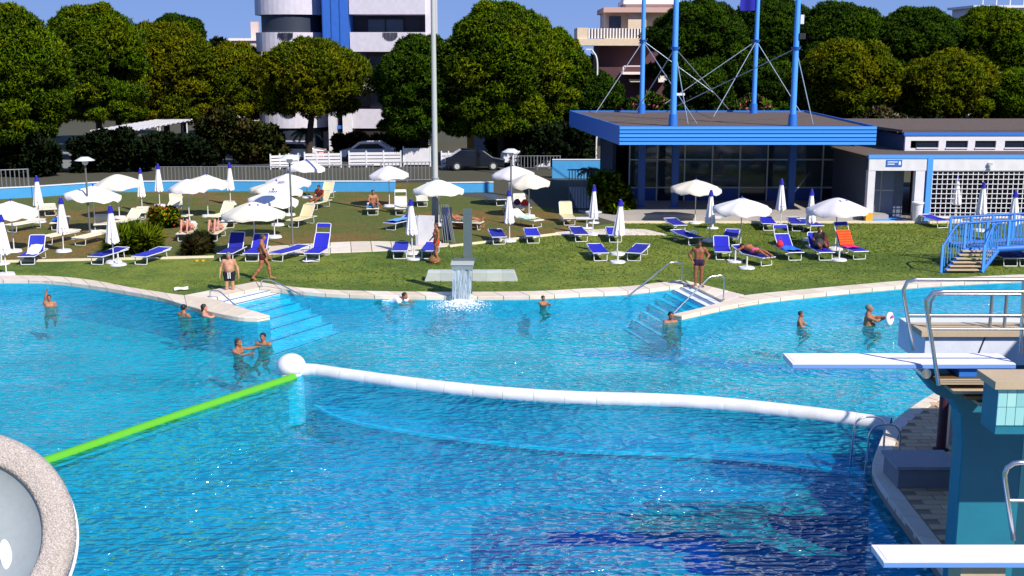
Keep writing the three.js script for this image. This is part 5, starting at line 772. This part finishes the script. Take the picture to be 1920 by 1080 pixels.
// ---------- people ----------
function net(sdf, mn, mx, c) {                          // surface nets over a signed distance field
  const n = [0, 1, 2].map(i => Math.ceil((mx[i] - mn[i]) / c) + 2), [nx, ny, nz] = n, val = new Float32Array(nx * ny * nz).fill(1), Bk = 6;
  for (let bz = 0; bz < nz; bz += Bk) for (let by = 0; by < ny; by += Bk) for (let bx = 0; bx < nx; bx += Bk) {
    const h = Bk * c / 2, d = sdf(mn[0] + bx * c + h, mn[1] + by * c + h, mn[2] + bz * c + h); const far = Math.abs(d) > h * 1.9 + c * 2;
    for (let z = bz; z < Math.min(nz, bz + Bk); z++) for (let y = by; y < Math.min(ny, by + Bk); y++) for (let x = bx; x < Math.min(nx, bx + Bk); x++) val[(z * ny + y) * nx + x] = far ? d : sdf(mn[0] + x * c, mn[1] + y * c, mn[2] + z * c);
  }
  const id = new Int32Array(nx * ny * nz).fill(-1), pos = [], idx = [], off = []; for (let k = 0; k < 8; k++) off.push(((k >> 2) * ny + (k >> 1 & 1)) * nx + (k & 1));
  for (let z = 0; z < nz - 1; z++) for (let y = 0; y < ny - 1; y++) for (let x = 0; x < nx - 1; x++) {
    const o = (z * ny + y) * nx + x; let m = 0; for (let k = 0; k < 8; k++) if (val[o + off[k]] < 0) m |= 1 << k; if (m === 0 || m === 255) continue;
    let sx = 0, sy = 0, sz = 0, q = 0;
    for (let a = 0; a < 8; a++) for (const b of [a | 1, a | 2, a | 4]) if (b !== a) { const va = val[o + off[a]], vb = val[o + off[b]]; if ((va < 0) !== (vb < 0)) { const t = va / (va - vb); sx += (a & 1) + ((b & 1) - (a & 1)) * t; sy += (a >> 1 & 1) + ((b >> 1 & 1) - (a >> 1 & 1)) * t; sz += (a >> 2) + ((b >> 2) - (a >> 2)) * t; q++; } }
    id[o] = pos.length / 3; pos.push(mn[0] + (x + sx / q) * c, mn[1] + (y + sy / q) * c, mn[2] + (z + sz / q) * c);
  }
  const st = [1, nx, nx * ny];
  for (let z = 1; z < nz - 1; z++) for (let y = 1; y < ny - 1; y++) for (let x = 1; x < nx - 1; x++) { const o = (z * ny + y) * nx + x; for (let a = 0; a < 3; a++) { const v0 = val[o] < 0, v1 = val[o + st[a]] < 0; if (v0 === v1) continue; const u = st[(a + 1) % 3], w = st[(a + 2) % 3], A0 = id[o - u - w], B0 = id[o - w], C0 = id[o], D0 = id[o - u]; if (A0 < 0 || B0 < 0 || C0 < 0 || D0 < 0) continue; v0 ? idx.push(A0, B0, C0, A0, C0, D0) : idx.push(A0, C0, B0, A0, D0, C0); } }
  const g = new THREE.BufferGeometry(); g.setAttribute('position', new THREE.Float32BufferAttribute(pos, 3)); g.setIndex(idx); g.computeVertexNormals(); return g;
}
const smin = (a, b, k) => { const h = Math.max(0, k - Math.abs(a - b)) / k; return Math.min(a, b) - h * h * k * 0.25; };
function boneField(bones, k) {
  const B = bones.map(([a, b, ra, rb = ra]) => { const d = [b[0] - a[0], b[1] - a[1], b[2] - a[2]]; return [a, d, d[0] * d[0] + d[1] * d[1] + d[2] * d[2] + 1e-9, ra, rb - ra]; });
  return (x, y, z) => { let r = 9; for (const [a, d, l, ra, dr] of B) { const px = x - a[0], py = y - a[1], pz = z - a[2], t = clamp((px * d[0] + py * d[1] + pz * d[2]) / l); r = smin(r, Math.hypot(px - d[0] * t, py - d[1] * t, pz - d[2] * t) - ra - dr * t, k); } return r; };
}
const bounds = (bones, m = 0.03) => { const mn = [9, 9, 9], mx = [-9, -9, -9]; for (const [a, b, ra, rb = ra] of bones) for (const [p, r] of [[a, ra], [b, rb]]) for (let i = 0; i < 3; i++) { mn[i] = Math.min(mn[i], p[i] - r - m); mx[i] = Math.max(mx[i], p[i] + r + m); } return [mn, mx]; };
const lerp3 = (a, b, t) => a.map((v, i) => v + (b[i] - v) * t), vec = a => V(...a);
function paint(g, f) { const p = g.attributes.position, c = new Float32Array(p.count * 3); for (let i = 0; i < p.count; i++) c.set(f(p.getX(i), p.getY(i), p.getZ(i)), i * 3); g.setAttribute('color', new THREE.BufferAttribute(c, 3)); return g; }
M.skin = new THREE.MeshPhysicalMaterial({ vertexColors: true, roughness: 0.55 });
const BASE = { pel: [0, 0.96, 0], che: [0, 1.3, 0], nek: [0, 1.47, -0.01], hed: [0, 1.62, 0.02], shL: [0.185, 1.4, -0.01], shR: [-0.185, 1.4, -0.01], elL: [0.25, 1.13, -0.03], elR: [-0.25, 1.13, -0.03], wrL: [0.27, 0.89, 0.04], wrR: [-0.27, 0.89, 0.04], hiL: [0.09, 0.92, 0], hiR: [-0.09, 0.92, 0], knL: [0.11, 0.5, 0.02], knR: [-0.11, 0.5, 0.02], anL: [0.12, 0.08, -0.02], anR: [-0.12, 0.08, -0.02], toL: [0.14, 0.035, 0.15], toR: [-0.14, 0.035, 0.15], face: [0, 0, 1] };
function person(label, p, turn, pose, o) {
  const J = { ...BASE, ...pose }, f = o.fat || 1, t = thing('person', label, 'person', null, p, turn); t.scale.setScalar(o.scale || 1);
  const dn = vec(J.pel).sub(vec(J.che)).normalize(), side = vec(J.shL).sub(vec(J.shR)).normalize(), off = (a, x, d = 0) => [a[0] + side.x * x + dn.x * d, a[1] + side.y * x + dn.y * d, a[2] + side.z * x + dn.z * d];
  const fwd = side.clone().cross(dn.clone().negate()).normalize(), fo = (a, k) => [a[0] + fwd.x * k, a[1] + fwd.y * k, a[2] + fwd.z * k], mid = lerp3(J.pel, J.che, 0.45);
  const tor = [[off(J.pel, 0.065), off(mid, 0.055), 0.1 * f, 0.092 * f], [off(J.pel, -0.065), off(mid, -0.055), 0.1 * f, 0.092 * f], [off(mid, 0.055), off(J.che, 0.075), 0.092 * f, 0.112], [off(mid, -0.055), off(J.che, -0.075), 0.092 * f, 0.112], [J.shL, J.shR, 0.066], [J.che, J.nek, 0.09, 0.06], [J.nek, J.hed, 0.056, 0.052], [J.hiL, J.hiR, 0.1 * f]];
  if (f > 1.1) tor.push([fo(mid, 0.07), fo(mid, 0.08), 0.12 * f * 0.9]);
  if (o.female) tor.push([off(fo(J.che, 0.085), 0.075, 0.03), off(fo(J.che, 0.09), 0.075, 0.03), 0.058], [off(fo(J.che, 0.085), -0.075, 0.03), off(fo(J.che, 0.09), -0.075, 0.03), 0.058]);
  const limbs = [];
  for (const s of ['L', 'R']) {
    limbs.push([J['sh' + s], J['el' + s], 0.054, 0.041], [J['el' + s], lerp3(J['el' + s], J['wr' + s], 0.3), 0.041, 0.042], [lerp3(J['el' + s], J['wr' + s], 0.3), J['wr' + s], 0.042, 0.028], [J['hi' + s], lerp3(J['hi' + s], J['kn' + s], 0.5), 0.092, 0.075], [lerp3(J['hi' + s], J['kn' + s], 0.5), J['kn' + s], 0.075, 0.055], [J['kn' + s], lerp3(J['kn' + s], J['an' + s], 0.3), 0.052, 0.057], [lerp3(J['kn' + s], J['an' + s], 0.3), J['an' + s], 0.057, 0.036], [J['an' + s], J['to' + s], 0.042, 0.03]);
  }
  const all = [...tor, ...limbs], parts = [], sk = o.skin, tone = () => sk;
  const [mn, mx] = bounds(all); parts.push(paint(net(boneField(all, 0.045), mn, mx, 0.015), tone));
  for (const s of ['L', 'R']) { // hands with palm, four fingers and thumb
    const w = vec(J['wr' + s]), d = w.clone().sub(vec(J['el' + s])).normalize(), k = s === 'L' ? 1 : -1; let nrm = Math.abs(d.y) > 0.8 ? V(k, 0, 0) : V(0, 1, 0); nrm.addScaledVector(d, -nrm.dot(d)).normalize(); const lat = d.clone().cross(nrm).normalize().multiplyScalar(s === 'L' ? -1 : 1);
    const P = (a, b, c) => { const v = w.clone().addScaledVector(d, a).addScaledVector(lat, b).addScaledVector(nrm, -c); return [v.x, v.y, v.z]; }, hb = [[P(-0.02, 0, 0), P(0.03, 0, 0), 0.025, 0.024]];
    for (let i = 0; i < 4; i++) { const b = -0.027 + i * 0.018, ln = [0.058, 0.075, 0.08, 0.07][i]; hb.push([P(0.02, b * 0.7, 0), P(0.085, b, 0.002), 0.016, 0.012], [P(0.085, b, 0.002), P(0.085 + ln * 0.55, b * 1.25, 0.012), 0.0095, 0.009], [P(0.085 + ln * 0.55, b * 1.25, 0.012), P(0.085 + ln * 0.95, b * 1.3, 0.034), 0.009, 0.0075]); }
    hb.push([P(0.02, 0.022, 0), P(0.055, 0.05, 0.012), 0.015, 0.011], [P(0.055, 0.05, 0.012), P(0.09, 0.06, 0.02), 0.011, 0.009]);
    const [a, b] = bounds(hb, 0.015); parts.push(paint(net(boneField(hb, 0.008), a, b, 0.006), tone));
  }
  // head
  const hq = new THREE.Quaternion().setFromUnitVectors(V(0, 0, 1), vec(J.face).normalize()), upv = vec(J.hed).sub(vec(J.nek)).normalize();
  if (Math.abs(upv.y) < 0.75 || o.tilt) { const zz = vec(J.face).normalize(), xx = upv.clone().cross(zz).normalize(), yy = zz.clone().cross(xx); hq.setFromRotationMatrix(new THREE.Matrix4().makeBasis(xx, yy, zz)); }
  const el = (x, y, z, a, b, c) => (Math.hypot(x / a, y / b, z / c) - 1) * Math.min(a, b, c);
  const headSdf = (x, y, z) => { let d = el(x, y - 0.03, z + 0.015, 0.076, 0.092, 0.096); d = smin(d, el(x, y + 0.045, z - 0.025, 0.056, 0.066, 0.064), 0.05); d = smin(d, el(x, y + 0.005, z - 0.095, 0.013, 0.026, 0.022), 0.015); d = smin(d, Math.min(el(x - 0.078, y, z + 0.005, 0.012, 0.032, 0.02), el(x + 0.078, y, z + 0.005, 0.012, 0.032, 0.02)), 0.008); d = smin(d, el(x, y + 0.062, z - 0.075, 0.026, 0.012, 0.016), 0.012); d = smin(d, el(x, y + 0.1, z - 0.055, 0.026, 0.02, 0.022), 0.02); return Math.max(d, -Math.min(el(x - 0.031, y - 0.018, z - 0.088, 0.019, 0.012, 0.014), el(x + 0.031, y - 0.018, z - 0.088, 0.019, 0.012, 0.014))); };
  const hg = net(headSdf, [-0.12, -0.15, -0.14], [0.12, 0.15, 0.15], 0.008), lip = sk.map((v, i) => v * [0.8, 0.5, 0.5][i]);
  paint(hg, (x, y, z) => (Math.hypot(Math.abs(x) - 0.031, (y - 0.018) * 1.6) < 0.013 && z > 0.05 ? [0.03, 0.025, 0.02] : Math.hypot(x * 0.55, y + 0.062) < 0.013 && z > 0.06 ? lip : Math.hypot((Math.abs(x) - 0.031) * 0.5, y - 0.042) < 0.008 && z > 0.06 ? o.hair.map(v => v) : sk));
  hg.applyQuaternion(hq).translate(...J.hed); parts.push(hg);
  obj('body', mergeGeometries(parts), M.skin, t);
  if (!o.bald) { const long = o.long || 0, hs = (x, y, z) => { let d = el(x, y - 0.034, z + 0.02, 0.09, 0.1, 0.108); if (long) d = smin(d, el(x, y + 0.05, z + 0.06, 0.08, 0.1 + long, 0.05), 0.03); return Math.max(d, 0.03 + (z - 0.04) * 0.9 - (y - 0.02) * 0.55 - (long ? 0.012 : 0.02), long ? -9 : -(y + 0.055)); };
    const g = net(hs, [-0.12, -0.22 - long, -0.16], [0.12, 0.16, 0.14], 0.009).applyQuaternion(hq).translate(...J.hed); obj('hair', g, new THREE.MeshPhysicalMaterial({ color: new THREE.Color(...o.hair), roughness: 0.6 }), t); }
  const cl = (name, bones, col, k = 0.04) => { const [a, b] = bounds(bones); obj(name, net(boneField(bones, k), a, b, 0.014), mat(col, 0.9), t); };
  if (o.suit != null) { const w = o.short ? 0.14 : 0.45, e = 0.014; cl(o.short ? 'swim_briefs' : 'swim_trunks', [[J.hiL, J.hiR, 0.1 * f + e], [off(J.pel, 0.06), off(J.pel, -0.06), 0.1 * f + e], ...['L', 'R'].map(s => [J['hi' + s], lerp3(J['hi' + s], J['kn' + s], w), 0.092 + e, (o.short ? 0.088 : 0.086) + e * 1.4])], o.suit); }
  if (o.stripe) for (const x of [0.04, -0.03]) obj('trunk_stripe', box(0.03, 0.26, 0.02, x, 0.9, 0.115 * f), M.frame, t);
  if (o.top != null && o.female && !o.shirt) cl('bikini_top', [[off(fo(J.che, 0.088), 0.075, 0.03), off(fo(J.che, 0.094), 0.075, 0.03), 0.061], [off(fo(J.che, 0.088), -0.075, 0.03), off(fo(J.che, 0.094), -0.075, 0.03), 0.061], [off(J.che, 0.11, 0.03), off(J.che, -0.11, 0.03), 0.04]], o.top, 0.02);
  if (o.shirt != null) cl('shirt', [...tor.slice(0, 4).map(([a, b, r, q = r]) => [a, b, r + 0.016, q + 0.016]), [J.shL, J.shR, 0.082], ...['L', 'R'].map(s => [J['sh' + s], lerp3(J['sh' + s], J['el' + s], 0.5), 0.07, 0.066])], o.shirt);
  return t;
}
const SK = { light: [0.5, 0.24, 0.14], tan: [0.36, 0.14, 0.065], deep: [0.26, 0.085, 0.035], pink: [0.56, 0.25, 0.17] }, BLK = [0.012, 0.009, 0.008], BRN = [0.05, 0.028, 0.015], GRY = [0.2, 0.18, 0.16];
const ST = {
  hips: { elL: [0.36, 1.16, -0.08], wrL: [0.24, 0.98, 0.08], elR: [-0.36, 1.16, -0.08], wrR: [-0.24, 0.98, 0.08], hed: [0, 1.6, 0.06], face: [0.1, -0.35, 1], toL: [0.2, 0.035, 0.14], toR: [-0.2, 0.035, 0.14], anL: [0.1, 0.08, -0.02], anR: [-0.1, 0.08, -0.02] },
  stand: { elL: [0.3, 1.14, -0.03], wrL: [0.34, 0.89, 0.06], elR: [-0.3, 1.14, -0.03], wrR: [-0.33, 0.89, 0.06], hed: [0.01, 1.6, 0.05], face: [0.1, -0.4, 1] },
  walk: { knL: [0.1, 0.54, 0.2], anL: [0.1, 0.1, 0.26], toL: [0.11, 0.05, 0.44], knR: [-0.09, 0.5, -0.08], anR: [-0.1, 0.13, -0.38], toR: [-0.1, 0.04, -0.26], elL: [0.24, 1.14, -0.14], wrL: [0.25, 0.93, -0.05], elR: [-0.24, 1.14, 0.1], wrR: [-0.24, 0.95, 0.24], hed: [0, 1.61, 0.05] },
  relaxed: { knL: [0.07, 0.5, 0.06], elL: [0.22, 1.14, -0.02], wrL: [0.2, 0.9, 0.08], elR: [-0.28, 1.18, -0.02], wrR: [-0.2, 1.05, 0.16], face: [0.5, -0.2, 1] },
  waist: { elL: [0.32, 1.2, 0.1], wrL: [0.24, 1.12, 0.3], elR: [-0.32, 1.2, 0.1], wrR: [-0.24, 1.12, 0.3] },
  armUp: { elR: [-0.12, 1.66, 0.04], wrR: [-0.06, 1.9, 0.06], shR: [-0.16, 1.44, 0], elL: [0.26, 1.15, 0.05], wrL: [0.25, 1.0, 0.25] },
  reach: { elR: [-0.2, 1.3, 0.22], wrR: [-0.12, 1.36, 0.45], elL: [0.22, 1.3, 0.22], wrL: [0.12, 1.36, 0.46], face: [0, 0, 1] },
  lie: { pel: [0, 0.12, 0.1], che: [0, 0.2, -0.3], nek: [0, 0.24, -0.48], hed: [0, 0.3, -0.62], shL: [0.18, 0.2, -0.42], shR: [-0.18, 0.2, -0.42], elL: [0.3, 0.1, -0.22], elR: [-0.3, 0.1, -0.22], wrL: [0.22, 0.12, 0.02], wrR: [-0.22, 0.12, 0.02], hiL: [0.09, 0.12, 0.14], hiR: [-0.09, 0.12, 0.14], knL: [0.1, 0.16, 0.56], knR: [-0.11, 0.16, 0.56], anL: [0.11, 0.06, 0.98], anR: [-0.12, 0.06, 0.98], toL: [0.14, 0.2, 1.06], toR: [-0.15, 0.2, 1.06], face: [0, 0.9, 0.4] },
};
ST.kneesUp = { ...ST.lie, knL: [0.12, 0.52, 0.46], knR: [-0.13, 0.5, 0.48], anL: [0.13, 0.08, 0.72], anR: [-0.13, 0.08, 0.74], toL: [0.15, 0.04, 0.9], toR: [-0.15, 0.04, 0.92] };
ST.prone = { ...ST.lie, hed: [0.02, 0.22, -0.66], face: [0.9, -0.2, -0.2], elL: [0.34, 0.08, -0.52], elR: [-0.34, 0.08, -0.52], wrL: [0.16, 0.08, -0.68], wrR: [-0.16, 0.08, -0.68], toL: [0.12, 0.02, 1.1], toR: [-0.12, 0.02, 1.1] };
ST.sit = { pel: [0, 0.12, 0], che: [0, 0.45, 0.04], nek: [0, 0.61, 0.06], hed: [0, 0.75, 0.1], shL: [0.18, 0.55, 0.04], shR: [-0.18, 0.55, 0.04], elL: [0.26, 0.32, 0.14], elR: [-0.26, 0.32, 0.14], wrL: [0.16, 0.22, 0.34], wrR: [-0.16, 0.22, 0.34], hiL: [0.1, 0.1, 0.04], hiR: [-0.1, 0.1, 0.04], knL: [0.14, 0.2, 0.46], knR: [-0.14, 0.2, 0.46], anL: [0.14, 0.07, 0.86], anR: [-0.14, 0.07, 0.86], toL: [0.16, 0.2, 0.94], toR: [-0.16, 0.2, 0.94] };
ST.swim = { pel: [0, 0.3, -0.5], che: [0, 0.42, -0.18], nek: [0, 0.5, -0.02], hed: [0, 0.6, 0.1], shL: [0.18, 0.44, -0.08], shR: [-0.18, 0.44, -0.08], elL: [0.3, 0.34, 0.1], elR: [-0.3, 0.34, 0.1], wrL: [0.24, 0.36, 0.34], wrR: [-0.24, 0.36, 0.34], hiL: [0.09, 0.28, -0.54], hiR: [-0.09, 0.28, -0.54], knL: [0.12, 0.26, -0.95], knR: [-0.12, 0.3, -0.95], anL: [0.12, 0.3, -1.35], anR: [-0.12, 0.2, -1.35], toL: [0.12, 0.26, -1.5], toR: [-0.12, 0.16, -1.5] };
person('man in dark striped swim shorts standing on the submerged steps', [-10.16, -0.27, -41.44], 0.15, ST.stand, { skin: SK.light, hair: GRY, fat: 1.3, suit: 0x10131c, stripe: true, scale: 0.98 });
person('tanned bather in dark trunks walking along the pool steps', [-9.37, 0, -43.44], 1.75, ST.walk, { skin: SK.tan, hair: BRN, suit: 0x4a1c14, short: true, scale: 1.02 });
person('deeply tanned man with hands on hips standing at the pool steps', [6.79, 0.05, -42], -0.15, ST.hips, { skin: SK.deep, hair: BLK, suit: 0x2a1238, short: true, scale: 1.0, fat: 1.08 });
person('woman in an orange bikini standing beside the lamp mast', [-3.07, 0, -47.22], -1.2, ST.relaxed, { skin: SK.tan, hair: BRN, female: true, long: 0.06, suit: 0xd8401c, short: true, top: 0xd8401c, scale: 0.95 });
const wy = -0.12;
const TREAD = { knL: [0.16, 0.82, 0.36], knR: [-0.15, 0.78, 0.34], anL: [0.14, 0.62, 0.02], anR: [-0.16, 0.52, 0.06], toL: [0.15, 0.5, -0.04], toR: [-0.17, 0.42, 0.02] };
const wade = (label, px, pz, turn, pose, depth, o) => person(label, [px, wy - depth * (o.scale || 1), pz], turn, { ...pose, ...TREAD }, o);
wade('bather at the far edge of the water with one arm raised', -15.86, -39.34, 0.4, ST.armUp, 1.28, { skin: SK.tan, hair: BRN, suit: 0x202020, scale: 0.9 });
wade('dark haired swimmer at the pool edge beside the ball', -10.86, -37.92, 2.6, ST.waist, 1.36, { skin: SK.tan, hair: BLK });
wade('dark haired woman resting her arms on the pool edge', -10.15, -37.76, 1.9, ST.reach, 1.3, { skin: SK.pink, hair: BLK, female: true, long: 0.05, suit: 0xd02038, top: 0xd02038, scale: 0.96 });
wade('swimmer with one arm stretched out near the white ball', -7.96, -33.11, 1.2, { ...ST.reach, elL: [0.4, 1.36, 0.1], wrL: [0.62, 1.36, 0.2] }, 1.34, { skin: SK.tan, hair: BRN, female: true, long: 0.05, suit: 0x241828, top: 0x241828 });
wade('man in water up to his shoulders near the white ball', -7.43, -34.06, -0.2, ST.waist, 1.4, { skin: SK.tan, hair: BLK });
person('swimmer in a white shirt gliding along the far pool edge', [-3.82, -0.5, -40.13], 1.1, ST.swim, { skin: SK.tan, hair: BLK, suit: 0xe8e6f0, shirt: 0xe8e6f0 });
wade('child with dark hair leaning at the far pool edge', 1.07, -39.6, 0.6, ST.reach, 1.28, { skin: SK.tan, hair: BLK, scale: 0.72 });
wade('swimmer with black hair at the tip of the stone spit', 5.12, -36.97, 0.3, ST.waist, 1.4, { skin: SK.tan, hair: BLK });
wade('boy standing chest deep watching the older man', 9.2, -36.52, 1.2, ST.waist, 1.18, { skin: SK.tan, hair: BRN, scale: 0.82, suit: 0x20304a });
const holder = wade('large man standing chest deep holding something white and pink', 11.41, -36.67, 1.35, ST.reach, 1.14, { skin: SK.tan, hair: GRY, fat: 1.3, scale: 1.08, suit: 0x20304a });
{ const t = thing('water_toy', 'white and pink inflatable toy held by the large man', 'toy', null, [11.98, 0.06, -36.32]); obj('ring', new THREE.TorusGeometry(0.15, 0.07, 12, 28).rotateY(0.8).translate(0, 0.08, 0), M.cloth, t); obj('patch', new THREE.TorusGeometry(0.15, 0.072, 12, 10, 1.2).rotateY(0.8).translate(0, 0.08, 0), mat(0xe06aa0, 0.6), t); }
// sunbathers
const onto = (key, label, pose, o, dz = 0.05, dturn = 0) => at(key, (x, z, r) => person(label, [x, 0.4, z + dz], r + dturn, pose, o));
onto('sunbather with knees up near', 'sunbather lying with knees up on the cream lounger by the shrub', ST.kneesUp, { skin: SK.pink, hair: BRN, suit: 0x70203a, short: true }); onto('second sunbather', 'second sunbather lying with knees up beside the first', ST.kneesUp, { skin: SK.pink, hair: BLK, female: true, suit: 0xc8a0a8, short: true, top: 0xc8a0a8 });
onto('sunburnt', 'sunburnt person in pink lying on the turned lounger', ST.prone, { skin: [0.42, 0.14, 0.06], hair: BRN, suit: 0xe05a8c, short: true, female: true, long: 0.05 }); onto('where a bather sits', 'bather with bare back sitting upright on the blue towel', ST.sit, { skin: SK.tan, hair: BLK, suit: 0x30406a, short: true }, 0.1, 0.3);
onto('two sunbathers lie', 'sunbather with turquoise swimwear lying on the low lounger', ST.lie, { skin: SK.tan, hair: BRN, suit: 0x18b0b8, short: true });
person('sunbather lying on the bare ground beside the waterfall pillar', [-2.4, 0.02, -56.92], 1.3, ST.lie, { skin: SK.tan, hair: BLK, suit: 0x203050, short: true });
onto('piled with dark clothes', 'person in dark clothes sitting reclined on the blue lounger', ST.sit, { skin: SK.deep, hair: BLK, suit: 0x14161c, shirt: 0x14161c }, -0.25); onto('cream lounger in the shade of the parasol cluster', 'dark tanned person in teal sitting in the parasol cluster shade', ST.sit, { skin: SK.deep, hair: BLK, suit: 0x0c6a7a, shirt: 0x6a1c1c }, -0.1);

renderer.render(scene, camera);
